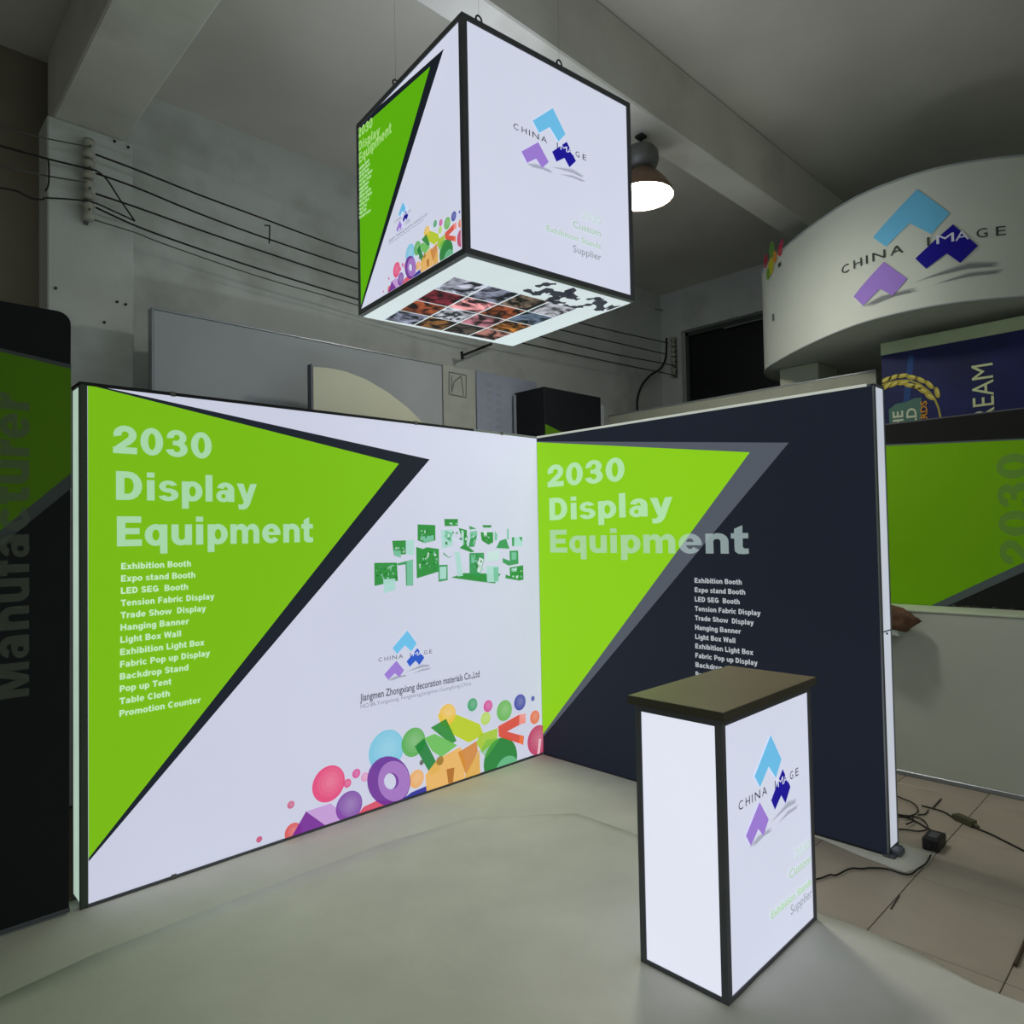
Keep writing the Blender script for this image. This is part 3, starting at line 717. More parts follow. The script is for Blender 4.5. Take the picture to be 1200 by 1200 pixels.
# hanging cube
qx, qy, qa, qw, qd, qz, qh = -1.8131, -1.4109, -0.09883, 1.0024, 0.993, 2.7344, 1.0
cube = empty('hanging_light_box', (qx+0.55, qy+0.45, qz), 'big glowing white cube hanging from the ceiling beam', 'light box')
fs_, QP = framed(cube, qx, qy, qa, qw, qd, qz, qh, 0.026, dict(front=GLOWC, left=GLOWC, right=GLOWC, back=GLOWC, bottom=mat('lit_bottom_fabric', (214, 226, 230), 0.7, emit=EMIT, noise=0.01), top=GLOWC))  # the unseen top panel glows too, added to light the ceiling
qU = Vector((math.cos(qa), math.sin(qa), 0)); qV = Vector((-math.sin(qa), math.cos(qa), 0))
KF = Face(QP(0, 0.004, 0), qU, (0, 0, 1), qw, qh, ((541.5, 13), (738, 122), (743, 350), (546, 296)))
A = Art(KF, (.027, .027, .027, .027))
logo(A, *logo_box(KF, (602.5, 148), (687.5, 189), (649, 127.5), (634, 197)))
textpx(A, '2030', (682, 255), (704, 262), 8, (196, 222, 206), .9)
textpx(A, 'Custom', (671.7, 265.5), (704, 275.5), 7.5, (176, 206, 178), .95, .015)
textpx(A, 'Exhibition Stands', (641, 270.5), (704, 289.5), 6.5, (176, 210, 176), .95, .01)
textpx(A, 'Supplier', (671.7, 294), (704.5, 303.5), 8, (150, 160, 168), .95, .01)
A.build('logo_and_lettering', PR_SM, fs_[0])
KL = Face(QP(0.004, qd, 0), -qV, (0, 0, 1), qd, qh, ((419, 145), (541.5, 13), (546, 296), (418, 372)))
A = Art(KL, (.027, .027, .027, .027))
A.pix([(416, 149), (520.5, 56), (417, 376)], (24, 30, 38))
A.pix([(416, 156), (504.8, 76.5), (417, 372)], (94, 178, 12))
A.build('large_artwork', PR_BIG, fs_[1])
A = Art(KL, (.027, .027, .027, .027))
textpx(A, '2030', (420.5, 161), (437.5, 147), 11, (190, 232, 150), .7, .03, level=False)
textpx(A, 'Display', (421, 176), (446, 156), 11, (190, 232, 150), .7, .03, level=False)
textpx(A, 'Equipment', (421, 191), (459.6, 153), 12, (190, 232, 150), .7, .03, level=False)
for i, t_ in enumerate(LST):
    y = 199+4.75*i; wd = (RX[i]-142)/110*15
    textpx(A, t_, (421, y), (421+wd+1, y-(wd+1)*(0.98-0.022*i)), 3.4, (214, 244, 196), .9, .03, level=False)
logo(A, *logo_box(KL, (463.5, 257), (482.5, 246), (471.8, 236.5), (467, 271)))
textpx(A, 'Jiangmen Zhongxiang decoration materials Co.,Ltd', (456.7, 285), (501.9, 249), 3.2, (90, 96, 110), .9)
textpx(A, 'NO.86,Yongxiang, Fengxiang,Jiangmen,Guangdong,China', (457, 288), (498, 255.5), 2.2, (140, 146, 160), .9)
A.build('lettering', PR_SM, fs_[1], base=.0030)
a0 = lf_px(48, 742); a1 = (L1, lf_px(877, 190)[1])
k0 = KL.px(447.5, 342); k1 = (qd, KL.px(517, 252)[1])
def kmap(x, y):
    p = lf_px(x, y); s_ = (p[0]-a0[0])/(a1[0]-a0[0]); t_ = (p[1])/(a1[1])
    return (k0[0]+s_*(k1[0]-k0[0]), 0.027+t_*(k1[1]-0.027))
def kr(x, y, r):
    q = lf_rr(x, y, r)[0]; return q*(k1[0]-k0[0])/(a1[0]-a0[0]), q*(k1[1]-0.027)/a1[1]
A = Art(KL, (.027, .027, .027, .027)); bub(A, kmap, kr); A.build('bubble_artwork', PR_SM, fs_[1], step=0.00006)
# bottom of the cube: sixteen small photographs and a dark ink drawing (crop 430,290, x3.75)
KB = Face(QP(0, 0, -0.003), qV, qU, qd, qw, ((743, 350), (603, 410), (418, 372), (546, 297)))
A = Art(KB, (.027, .027, .02, .02)); rp = random.Random(11)
def bq(x, y): return KB.px(430+x/3.75, 290+y/3.75)
cA, cB, cC, cD = bq(385, 120), bq(65, 320), bq(560, 415), bq(925, 255)
tones = [[(150, 156, 176), (92, 26, 40), (120, 60, 34), (110, 116, 140)], [(106, 112, 134), (196, 132, 140), (160, 166, 180), (96, 66, 34)], [(96, 84, 76), (120, 60, 34), (150, 96, 110), (60, 54, 50)], [(140, 144, 156), (70, 84, 104), (150, 96, 40), (130, 90, 84)]]
def bil(s_, t_): return tuple((cA[i]*(1-s_)+cD[i]*s_)*(1-t_)+(cB[i]*(1-s_)+cC[i]*s_)*t_ for i in (0, 1))
for i in range(4):
    for j in range(4):
        g = .006
        A.poly([bil(i/4+g, j/4+g), bil((i+1)/4-g, j/4+g), bil((i+1)/4-g, (j+1)/4-g), bil(i/4+g, (j+1)/4-g)], tones[i][j], 1)
A.build('photo_grid', PR_PHOTO, fs_[4])
A = Art(KB, (.027, .027, .02, .02))
def stroke(pts, wd):
    pts = [Vector(bq(*p)) for p in pts]; pts = catmull(pts, 4); n_ = len(pts)
    L = []; R_ = []
    for i, p in enumerate(pts):
        d = (pts[min(i+1, n_-1)]-pts[max(i-1, 0)]).normalized(); q = Vector((-d.y, d.x))
        ww = wd*1.35*(0.35+0.65*math.sin(math.pi*(i+0.5)/n_))*(0.8+0.4*math.sin(i*1.7))
        L.append(tuple(p+q*ww)); R_.append(tuple(p-q*ww))
    for i in range(n_-1):
        A.poly([L[i], L[i+1], R_[i+1], R_[i]], (52, 56, 66), 1, k=1)
for pts, wd in (([(690, 172), (730, 190), (780, 178), (825, 190), (815, 215), (800, 228)], .028), ([(735, 160), (770, 150), (820, 146)], .018),
                ([(820, 210), (860, 200), (880, 172), (895, 205), (925, 215)], .024), ([(925, 248), (965, 240), (1000, 232)], .014), ([(860, 240), (900, 250), (950, 250)], .016), ([(1000, 212), (1018, 222), (1028, 258), (1045, 262)], .026),
                ([(1060, 246), (1082, 250), (1104, 262)], .032), ([(790, 215), (820, 228), (870, 232)], .02), ([(960, 215), (1000, 208), (1035, 214)], .014)):
    stroke(pts, wd)
A.build('ink_drawing', PR_SM, fs_[4])
# eyelets on the top edges; the thin hanging wires run up from them
for n_, (a, b2, c) in enumerate(((0.10, 0.02, 0), (0.55, 0.02, 0), (0.02, 0.60, 0), (0.90, 0.90, 0))):
    p = QP(a, b2, qh)
    r_ = 0.016
    MB().tube([p+Vector((r_*math.cos(t), 0, 0.022+r_*math.sin(t))) for t in [2*math.pi*i/12 for i in range(13)]], 0.004, 6).bar(p-Vector((0, 0, .004)), p+Vector((0, 0, 0.012)), 0.012).build('hanging_eyelet', FRAMEB, cube)
    zt = Zb if -1.08 < p.y+0.45*(-1 if n_ == 3 else 1) < -0.84 else Zc
    q = Vector((p.x, p.y, Zc))
    if -1.08 < q.y < -0.84: q.z = Zb
    MB().tube([p+Vector((0, 0, 0.036)), q], 0.0005, 5).build('hanging_wire', WIREG, cube)

# counter
cx_, cy_, ca_, cw, cd, ch, ct = -1.49716, -2.32971, 0.0093, 0.71185, 0.357, 0.9862, 0.0317
ctr = empty('promotion_counter', (cx_+cw/2, cy_+cd/2, 0), 'small glowing white counter with a brown laminate top', 'counter')
cf, CP = framed(ctr, cx_, cy_, ca_, cw, cd, 0.0, ch-ct, 0.026, dict(front=GLOWC, left=GLOWB, right=GLOWC, back=GLOWC, top=OFFW))
cU = Vector((math.cos(ca_), math.sin(ca_), 0)); cV = Vector((-math.sin(ca_), math.cos(ca_), 0))
e = 0.017; bm = MB()
v = [CP(*p) for p in ((-e, -e, ch-ct), (cw+e, -e, ch-ct), (cw+e, cd+e, ch-ct), (-e, cd+e, ch-ct))]
bm.prism(v, (0, 0, ct-0.001))
bmesh.ops.bevel(bm.bm, geom=bm.bm.edges[:], offset=0.0015, segments=1, affect='EDGES')
bm.build('counter_top', TOPM, ctr)
bm = MB(); t0 = 0.0022
for p, q in (((-e-t0, -e-t0), (cw+e+t0, -e)), ((-e-t0, -e), (-e, cd+e)), ((cw+e, -e), (cw+e+t0, cd+e)), ((-e-t0, cd+e), (cw+e+t0, cd+e+t0))):
    bm.prism([CP(p[0], p[1], ch-ct), CP(q[0], p[1], ch-ct), CP(q[0], q[1], ch-ct), CP(p[0], q[1], ch-ct)], (0, 0, ct-0.002))
bm.build('edge_band', mat('dark_brown_edge_band', (74, 70, 58), 0.5), ctr)
CFc = Face(CP(0, 0.004, 0), cU, (0, 0, 1), cw, ch-ct, ((848.5, 846), (957, 801), (960, 1081), (850, 1177)))
A = Art(CFc, (.027, .027, .027, .027))
logo(A, *logo_box(CFc, (866.5, 948.5), (940, 907), (907.2, 861.7), (880.5, 990)))
textpx(A, '2030', (934, 1007), (952, 993), 11, (196, 226, 204), .9)
textpx(A, 'Custom', (926, 1030), (952.5, 1010), 10.5, (176, 214, 170), .95, .01)
textpx(A, 'Exhibition Stands', (903, 1077), (953, 1035), 9, (172, 222, 150), .95, .01)
textpx(A, 'Supplier', (926.5, 1072), (953.5, 1050), 11, (160, 168, 176), .95, .01)
A.build('logo_and_lettering', PR_SM, cf[0])

# ------------------------------------------------------------------ dark unlit banner wall at the far left
dp = empty('banner_wall', (-3.6, 0.05, 0), 'tall dark unlit banner wall at the left edge with vertical Manufacturer lettering', 'display wall')
xe = -2.893; zt = 2.60
DF = Face((-4.4, 0, 0), (1, 0, 0), (0, 0, 1), -xe-(-4.4)*-1 if False else (xe+4.4), zt)
pts = [(-4.4, 0.03), (xe-0.01, 0.03)]
rr_ = 0.05
for i in range(7):
    t_ = math.pi/2*i/6
    pts.append((xe-rr_+rr_*math.cos(t_), zt-rr_+rr_*math.sin(t_)))
pts.append((-4.4, zt))
db = MB().prism([(x, 0.0, z) for x, z in pts], (0, 0.1, 0)).build('fabric_panel', BLACKM, dp)
MB().box((-4.4, -0.003, 0.012), (xe-0.006, 0.10, 0.029), 0.003).build('frame_bar', FRAMED, dp)
MB().box((-4.4, 0.005, 0.0), (xe-0.02, 0.095, 0.012)).build('foot_plate', FRAMEA, dp)
A = Art(DF, (0, 0.03, 0.0, 0.0))
A.pix([(-60, 396), (0, 408), (86, 428), (86, 570), (0, 640), (-60, 690)], (78, 86, 88))
A.pix([(-60, 401), (0, 412), (86, 433), (86, 552), (0, 622), (-60, 670)], (90, 138, 24))
p0 = DF.px(34, 815); p1 = DF.px(34, 462)
text(A, 'Manufacturer', p0, (p0[0], p1[1]), 0.135, (120, 132, 118), .42, .04)
A.build('large_artwork', PR_OFF, db)

# ------------------------------------------------------------------ things behind the left wall
lean = 0.0
wp = empty('blank_display_board', (-1.1, 1.15, 0), 'wide blank pale grey board standing behind the lit white wall', 'board')
xa = at(177, 358, 1, 1.1)[0]; xb = at(518, 432, 1, 1.1)[0]; zt = 3.04
MB().box((xa+.012, 1.1, 0), (xb, 1.16, zt-.012), 0.004).build('board_face', PALEG, wp)
MB().box((xa, 1.095, 0), (xa+.012, 1.165, zt), 0.003).build('frame_bar', FRAMEA, wp)
MB().box((xa+.012, 1.095, zt-.012), (xb, 1.165, zt), 0.003).build('frame_bar', FRAMEA, wp)
DG = Face((xa, 1.1, 0), (1, 0, 0), (0, 0, 1), xb-xa, zt)
# cream board with an arched top edge
yA = 0.75
aL = at(367, 430, 1, yA)
curve = [at(*p, 1, yA) for p in ((367, 430), (385, 431), (405, 435), (430, 445), (455, 460), (478, 478), (498, 498), (515, 520), (530, 548))]
loop = [(x, z) for x, _, z in curve]+[(curve[-1][0]+0.05, 0), (aL[0], 0)]
tag(MB().prism([(x, yA, z) for x, z in loop], (0, 0.05, 0)).build('arched_board', CREAM, origin=(aL[0]+.4, yA, 0)),
    'cream board with a curved top sloping down to the right behind the white wall', 'board')
tag(MB().box((aL[0]-.018, yA, 0), (aL[0]-.001, yA+.05, aL[2]+.02), .003).build('board_post', FRAMED, origin=(aL[0]-.01, yA, 0)), 'thin dark upright post at the left end of the cream arched board', 'post')
# pale board with a faint line drawing
sp = empty('sketch_board', (0.2, 1.2, 0), 'narrow pale board with a faint outlined rectangle, left of the faded banner', 'board')
xc0 = at(519, 430, 1, 1.2)[0]; xc1 = at(557, 436, 1, 1.2)[0]; zc_ = at(519, 427, 1, 1.2)[2]
bf = MB().box((xc0, 1.2, 0), (xc1, 1.23, zc_), .003).build('board_face', mat('pale_board', (166, 170, 162), 0.8), sp)
SF = Face((xc0, 1.2, 0), (1, 0, 0), (0, 0, 1), xc1-xc0, zc_)
A = Art(SF)
def line(a, b2, w_=0.006, c=(110, 120, 112), al=.7):
    a = Vector(SF.px(*a)); b2 = Vector(SF.px(*b2)); d = (b2-a).normalized(); n_ = Vector((-d.y, d.x))*w_
    A.poly([tuple(a+n_), tuple(b2+n_), tuple(b2-n_), tuple(a-n_)], c, al)
for a, b2 in (((526, 436), (546, 440)), ((546, 440), (546, 466)), ((546, 466), (526, 462)), ((526, 462), (526, 436)), ((529, 460), (532, 447)), ((532, 447), (540, 441)), ((540, 441), (543, 464)), ((529, 440), (529, 458))): line(a, b2)
A.build('line_drawing', PR_OFF, bf)
bb = empty('faded_banner', (0.7, 1.25, 0), 'faded blue-grey banner beside the black kiosk', 'banner')
xd0 = at(558, 438, 1, 1.24)[0]; xd1 = at(612, 443, 1, 1.24)[0]; zd = at(558, 434, 1, 1.24)[2]
bf = MB().box((xd0+.005, 1.24, 0), (xd1+.2, 1.26, zd), .003).build('fabric_panel', BLUEG, bb)
BF = Face((xd0, 1.24, 0), (1, 0, 0), (0, 0, 1), xd1-xd0, zd)
A = Art(BF)
for x, y0_, y1_ in ((573, 448, 520), (584, 450, 520)):
    y = y0_
    while y < y1_-5:
        h_ = rc.uniform(4, 8); A.pix([(x-3, y), (x+3, y+1), (x+3, y+h_), (x-3, y+h_-1)], (176, 184, 196), .5, k=1); y += h_+rc.uniform(1.5, 4)
A.build('faded_print', PR_OFF, bf)['kind'] = 'stuff'
# black kiosk tower with a green triangle
kz = 2.93; kx0, ky0 = 0.915, 0.80; kx1, ky1 = 1.72, 1.2
kk = empty('kiosk_tower', ((kx0+kx1)/2, (ky0+ky1)/2, 0), 'black box tower with a green corner triangle behind the wall joint', 'tower')
kb = MB().box((kx0, ky0, 0), (kx1, ky1, kz), .006).build('fabric_panel', mat('black_navy_fabric', (18, 20, 27), 0.75), kk)
MB().box((kx1, ky0+.0, 0), (kx1+.05, ky0+.02, kz-.07), .003).build('edge_strip', PALEG, kk)
MB().box((kx0-.006, ky1-.03, 0), (kx0, ky1, kz-.02)).build('edge_strip', PALEG, kk)
KK = Face((kx0, ky0, 0), (1, 0, 0), (0, 0, 1), kx1-kx0, kz)
A = Art(KK, (.004, 0, 0, 0)); A.pix([(636, 495.5), (700, 527), (636, 600)], (84, 130, 20)); A.build('green_triangle', PR_OFF, kb)

# ------------------------------------------------------------------ cables and insulators
def insul(name, p_top, p_bot, n, out, label, group):
    """a bar with porcelain spools; out = direction away from the wall"""
    root = empty(name, p_bot, label, 'insulator rack', group)
    p0, p1 = Vector(p_bot), Vector(p_top); o_ = Vector(out)
    MB().bar(p0, p1, 0.02, 0.035).build('back_bar', STEEL, root)
    L_ = (p1-p0).length
    for k in range(n):
        c = p0+(p1-p0)*((k+0.5)/n)+o_*0.05; h_ = L_/n*0.42
        MB().lathe([(0.0, -h_), (.030, -h_), (.036, -h_*.6), (.022, -h_*.2), (.022, h_*.2), (.036, h_*.6), (.030, h_), (0, h_)], c, 16).build('spool', CERAM, root)
        MB().bar(c-o_*.05, c+o_*0.05, .008, .008).build('spool_pin', STEEL, root)
    return root
yw = 1.43
insul('insulator_rack', at(104, 162, 1, yw-.06)[:2]+(at(104, 162, 1, yw-.06)[2],), at(103, 260, 1, yw-.06), 4, (0, -1, 0), 'white porcelain insulator rack on the left column', 'porcelain insulator racks')
# set it against the column
o_ = COL.objects['insulator_rack'] if 'insulator_rack' in COL.objects else None
if o_: o_.location.y = yw-0.012
p_ = at(793, 395, 0, XR-.02); p2_ = at(795, 442, 0, XR-.02)
insul('insulator_rack', (XR-.012, 1.38, p_[2]), (XR-.012, 1.38, p2_[2]), 4, (-1, 0, 0), 'white porcelain insulator rack on the right wall beside the dark window', 'porcelain insulator racks')
def wire(pxs, y, r, label, m=WIREM, group='cables strung along the back wall', name='cable', ys=None):
    P_ = [at(p[0], p[1], 1, (ys[i] if ys else y)) for i, p in enumerate(pxs)]
    return tag(MB().tube(P_, r, 6, smooth=4).build(name, m, origin=P_[0]), label, 'cable', group)
ym = 1.34
W_R = [(783, 402), (780, 414), (786, 429), (792, 440)]
wire([(112, 181), (160, 199), (230, 227), (300, 253), (400, 290), (520, 330), (640, 366), (690, 381), (783, 402)], ym, .006, 'topmost long cable sagging along the back wall')
wire([(112, 203), (160, 220), (230, 249), (300, 275), (400, 309), (520, 348), (620, 378), (663, 388), (780, 415)], ym, .006, 'second long cable from the top along the back wall')
wire([(112, 227), (160, 243), (230, 268), (300, 292), (400, 325), (520, 362), (600, 385), (640, 396), (720, 415), (790, 428)], ym, .006, 'third long cable from the top along the back wall')
wire([(112, 243), (160, 265), (220, 287), (300, 314), (400, 345), (500, 375), (580, 395), (622, 404), (700, 421), (792, 440)], ym, .006, 'lowest black long cable along the back wall')
wire([(108, 257), (160, 273), (190, 285), (300, 323), (400, 352), (500, 382), (560, 398)], ym+.02, .004, 'thin grey cable below the four black ones', WIREG)
wire([(-20, 168), (0, 171), (55, 186), (105, 198), (113, 200)], ym, .006, 'black cable entering at the left edge to the insulator rack', group='cables left of the column')
wire([(113, 200), (125, 210), (140, 233), (158, 259)], ym+.02, .005, 'short cable slanting down from the rack to the column corner', group='cables left of the column')
wire([(-20, 145), (0, 149), (25, 155), (53, 162), (104, 172)], ym, .004, 'upper grey cable left of the insulator rack', WIREG, group='cables left of the column')
wire([(-20, 190), (0, 194), (22, 199), (60, 207), (104, 214)], ym, .005, 'thin cable under the black one left of the rack', WIREG, group='cables left of the column')
wire([(-20, 216), (0, 220), (20, 224), (36, 232), (50, 234), (56, 232), (104, 236), (130, 246), (158, 259)], ym, .005, 'lowest cable left of the rack, dipping at the column edge', group='cables left of the column')
wire([(54, 185), (57, 190), (57, 215), (53, 224)], ym-.02, .005, 'short vertical cable link hanging at the column edge', group='cables left of the column')
wire([(310, 264), (315, 264.5), (316, 266), (315.5, 285)], ym-.02, .005, 'small black hook hanging on the cables', name='cable_hook', group=None)
wire([(747, 482), (747, 468), (752, 452), (762, 440), (774, 432), (780, 420), (781, 405), (781, 396)], 1.5, .013, 'thick black cable drooping down the wall near the corner', group=None)
wire([(768, 362), (776, 364), (778, 372)], 1.57, .006, 'short grey wire stub high on the wall near the corner', WIREG, group=None)
hp, hq = at(541, 417, 1, 1.45), at(576, 403, 1, 1.45)
tag(MB().tube([hp, hq], .012, 8).tube([at(541, 412, 1, 1.45), at(542, 421, 1, 1.45)], .014, 8).tube([hq, (hq[0], 1.6, hq[2])], .01, 8).build('wall_bracket', WIREM, origin=hp),
    'short black metal bracket arm on the back wall beneath the cube', 'bracket')

# ------------------------------------------------------------------ pendant lamps
def lamp(c, lit, label, s=1.0, ztop=Zb, power=0):
    root = empty('pendant_lamp', (c[0], c[1], c[2]), label, 'lamp')
    pr = [(0.205, 0), (0.207, 0.004), (0.198, 0.03), (0.165, 0.085), (0.115, 0.14), (0.07, 0.17), (0.06, 0.185)]
    inner = [(r-.004, z) for r, z in pr[::-1]]
    MB().lathe([(r*s, z*s) for r, z in pr+inner], c, 48).build('lamp_shade', SHADEM, root)
    MB().lathe([(r*s, z*s) for r, z in ((0, .17), (.062, .17), (.10, .20), (.115, .24), (.112, .29), (.09, .32), (.03, .335), (0, .335))], c, 32).build('lamp_housing', STEEL, root)
    zt_ = c[2]+.335*s
    MB().tube([(c[0], c[1], zt_-.01), (c[0], c[1], ztop)], .008, 8).box((c[0]-.03, c[1]-.03, ztop-.02), (c[0]+.03, c[1]+.03, ztop), .004).build('hanging_rod', WIREM, root)
    if lit:
        gm = mat('lamp_glass', (255, 247, 234), 0.3, emit=108)
        MB().lathe([(r*s, z*s) for r, z in ((0, -.04), (.07, -.036), (.13, -.022), (.18, .0), (.199, .012), (.19, .02), (0, .02))], c, 40).build('lens', gm, root)
    else:
        MB().lathe([(r*s, z*s) for r, z in ((0, .05), (.04, .055), (.05, .1), (.03, .15), (0, .16))], c, 24).build('bulb', OFFW, root)
    return root
lamp((0.12, -0.90, 3.79), True, 'lit high-bay pendant lamp with a brown shade beside the cube')
lamp((0.62, -3.12, 3.98), False, 'unlit brown pendant lamp cut by the top right corner', 1.0, Zc)

# ------------------------------------------------------------------ right background
# low blank white counter wall
XL = 1.25
lowp = empty('blank_low_counter', (XL+.15, -2.8, 0), 'low blank pale counter wall in front of the green banner wall', 'counter')
MB().box((XL, -5.2, 0.02), (XL+.3, -1.2, 1.05), .004).build('fabric_panel', OFFW, lowp)
MB().box((XL-.008, -5.2, 0), (XL+.3, -1.2, 0.03), .004).build('frame_bar', FRAMEA, lowp)
MB().box((XL-.006, -5.2, 1.05), (XL+.3, -1.2, 1.065), .003).build('frame_bar', mat('pale_top_rail', (196, 208, 186), 0.5), lowp)
# green banner wall
XG = 1.56
zg = at(1120, 488, 0, XG)[2]
gw = empty('banner_wall', (XG+.1, -2.9, 0), 'unlit green and black banner wall with sideways 2030 at the right edge', 'display wall')
gfab = MB().box((XG, -5.2, 0), (XG+.12, -1.7, zg), .003).build('fabric_panel', mat('unlit_black_fabric', (22, 25, 24), 0.8), gw)
MB().box((XG-.001, -5.2, zg-.002), (XG+.12, -1.7, zg+.006)).build('frame_bar', FRAMED, gw)
GF = Face((XG, -1.7, 0), (0, -1, 0), (0, 0, 1), 3.5, zg)
A = Art(GF)
A.pix([(980, 523.5), (1043, 520.5), (1200, 513.5), (1320, 507), (1320, 600), (1200, 670), (1095, 717), (1000, 716)], (86, 98, 100))
A.pix([(980, 525.5), (1043, 522.5), (1200, 515.5), (1320, 509), (1320, 590), (1200, 659), (1086, 712), (980, 712)], (118, 180, 12))
p0 = GF.px(1196, 662); p1 = GF.px(1192, 531)
c0 = GF.px(1170, 600); xbase = GF.px(1210, 600)[0]
text(A, '2030', (xbase, p0[1]), (xbase, p1[1]), xbase-c0[0], (130, 176, 96), .42, .05)
textpx(A, 'Exhibition Booth', (1116, 716), (1190, 718.5), 6.5, (110, 124, 104), .6, .03)
A.build('large_artwork', PR_OFF, gfab)
# wrapped bundle lying on the counter behind the end of the right wall
bp = at(1068, 724, 0, XL+.05)
def blob(c, rad, seed, name, m_, parent, lab=None):
    r_ = random.Random(seed); bm = bmesh.new()
    bmesh.ops.create_icosphere(bm, subdivisions=3, radius=1)
    ph = [r_.uniform(0, 6) for _ in range(6)]
    for v_ in bm.verts:
        x, y, z = v_.co
        k_ = 1+.14*math.sin(4*x+ph[0])*math.sin(5*y+ph[1])+.10*math.sin(7*z+ph[2]+3*x)+.05*math.sin(13*y+ph[3]+9*z)
        v_.co = Vector((c[0]+x*rad[0]*k_, c[1]+y*rad[1]*k_, c[2]+z*rad[2]*k_))
    for f in bm.faces: f.smooth = True
    me = bpy.data.meshes.new(name); bm.to_mesh(me); bm.free()
    return link_mesh(name, me, m_, parent, label=lab)
bd = empty('wrapped_bundle', (XL-.01, -1.98, 1.02), 'crumpled brown bundle in clear wrap at the white end panel', 'bundle')
blob((XL-.085, -1.98, 1.00), (.065, .17, .085), 2, 'cloth', mat('brown_cloth', (112, 84, 66), 0.8, noise=.3, scale=9, bump=.5, bscale=12), bd)
blob((XL-.09, -1.96, 0.915), (.06, .12, .035), 5, 'plastic_wrap', mat('crumpled_plastic', (170, 184, 176), 0.2, noise=.25, scale=14, bump=.8, bscale=20, spec=.6), bd)
# blue poster board with pale top band
XP = 1.75
pc = at(1032, 403, 0, XP); zp = pc[2]
pb = empty('poster_board', (XP+.03, pc[1]-.8, 0), 'dark blue poster board with gold wheat wreath and sideways lettering', 'poster')
pf = MB().box((XP, pc[1]-1.7, 0), (XP+.06, pc[1], zp), .002).build('board_face', mat('poster_blue', (12, 26, 84), 0.6, noise=.35, scale=1.6), pb)
MB().box((XP-.004, pc[1]-1.7, at(1032, 417, 0, XP)[2]), (XP+.061, pc[1]+.001, zp+.001), .001).build('top_band', mat('pale_green_band', (158, 176, 142), 0.7), pb)
PFc = Face((XP, pc[1], 0), (0, -1, 0), (0, 0, 1), 1.7, zp)
A = Art(PFc, (0.002, 0, 0, 0.0))
q_ = lambda x, y: (1000+x/6, 380+y/6)     # crop at 1000,380 x6
A.pix([q_(388, 220), q_(430, 215), q_(395, 545), q_(350, 560)], (60, 110, 180), .35)
A.pix([q_(250, 600), q_(300, 560), q_(370, 548), q_(430, 520), q_(480, 515), q_(480, 690), q_(255, 705)], (90, 130, 116), .75)
arc = [q_(195, 430), q_(260, 408), q_(330, 395), q_(400, 395), q_(470, 425), q_(530, 470), q_(570, 520), q_(600, 590), q_(615, 665)]
for i in range(len(arc)-1):
    a, b2 = Vector(PFc.px(*arc[i])), Vector(PFc.px(*arc[i+1])); d = (b2-a).normalized(); n_ = Vector((-d.y, d.x))*.006
    A.poly([tuple(a+n_), tuple(b2+n_), tuple(b2-n_), tuple(a-n_)], (168, 158, 70), 1, k=3)
A.k = 4
for (x, y, ang) in ((230, 390, 20), (285, 372, 15), (345, 362, 0), (410, 372, -20), (475, 392, -38), (535, 425, -52), (590, 480, -80),
                    (240, 432, 35), (290, 420, 25), (350, 412, 5), (400, 430, -15), (450, 440, -25), (490, 468, -35), (540, 510, -40)):
    p = PFc.px(*q_(x, y)); A.ell(p, .040, .0155, (176, 164, 66), 1, 14, math.radians(ang), k=5)
    A.ell((p[0]+.004, p[1]+.004), 0.024, .006, (222, 214, 130), .8, 10, math.radians(ang), k=6)
A.build('wreath_artwork', PR_OFF, pf)
A = Art(PFc, (0.002, 0, 0, 0.0)); A.k = 7
def vtext(sx, xpx, ylo, yhi, cappx, col, bold=.02):
    a = PFc.px(*q_(xpx, ylo)); b2 = PFc.px(*q_(xpx, yhi)); c_ = PFc.px(*q_(xpx-cappx, ylo))
    text(A, sx, (a[0], a[1]), (a[0], b2[1]), a[0]-c_[0], col, 1, bold)
vtext('THE', 355, 800, 606, 72, (190, 200, 176))
vtext('WORLD', 455, 960, 584, 70, (190, 200, 176))
vtext('AWARDS', 527, 830, 536, 46, (196, 140, 40))
vtext('REAM', 995, 665, 268, 150, (196, 206, 160), .0)
A.build('lettering', PR_OFF, pf)
# round canopy
base = [(2.72, -.56), (2.45, -.575), (2.16, -.71), (1.92, -.96), (1.72, -1.21), (1.53, -1.49), (1.375, -1.80), (1.335, -2.10), (1.39, -2.38), (1.60, -2.72), (1.95, -3.0), (2.4, -3.2), (2.85, -3.22), (3.2, -3.0), (3.32, -2.4), (3.3, -1.5), (3.22, -.95), (3.0, -.62)]
out = catmull([Vector((a, b2)) for a, b2 in base], 6, closed=True)
cz0, cz1 = 3.0, 3.88
can = empty('round_canopy', (2.3, -1.9, cz0), 'large unlit rounded white canopy box above the green banner wall', 'canopy')
bm = bmesh.new(); lo = [bm.verts.new((p.x, p.y, cz0)) for p in out]; hi = [bm.verts.new((p.x, p.y, cz1)) for p in out]; n_ = len(out)
for i in range(n_):
    f = bm.faces.new((lo[i], lo[(i+1) % n_], hi[(i+1) % n_], hi[i])); f.smooth = True
me = bpy.data.meshes.new('c'); bmesh.ops.recalc_face_normals(bm, faces=bm.faces)
bm.to_mesh(me); bm.free()
CANM = mat('canopy_fabric', (202, 208, 200), 0.75, noise=0.02, scale=2)
cfab = link_mesh('side_fabric', me, CANM, can)
MB().prism([(p.x*.997+.0072, p.y*.997-.0057, cz0+.002) for p in out], (0, 0, .02)).build('bottom_panel', OFFW, can)
MB().prism([(p.x*.997+.0072, p.y*.997-.0057, cz1-.03) for p in out], (0, 0, .02)).build('top_panel', OFFW, can)
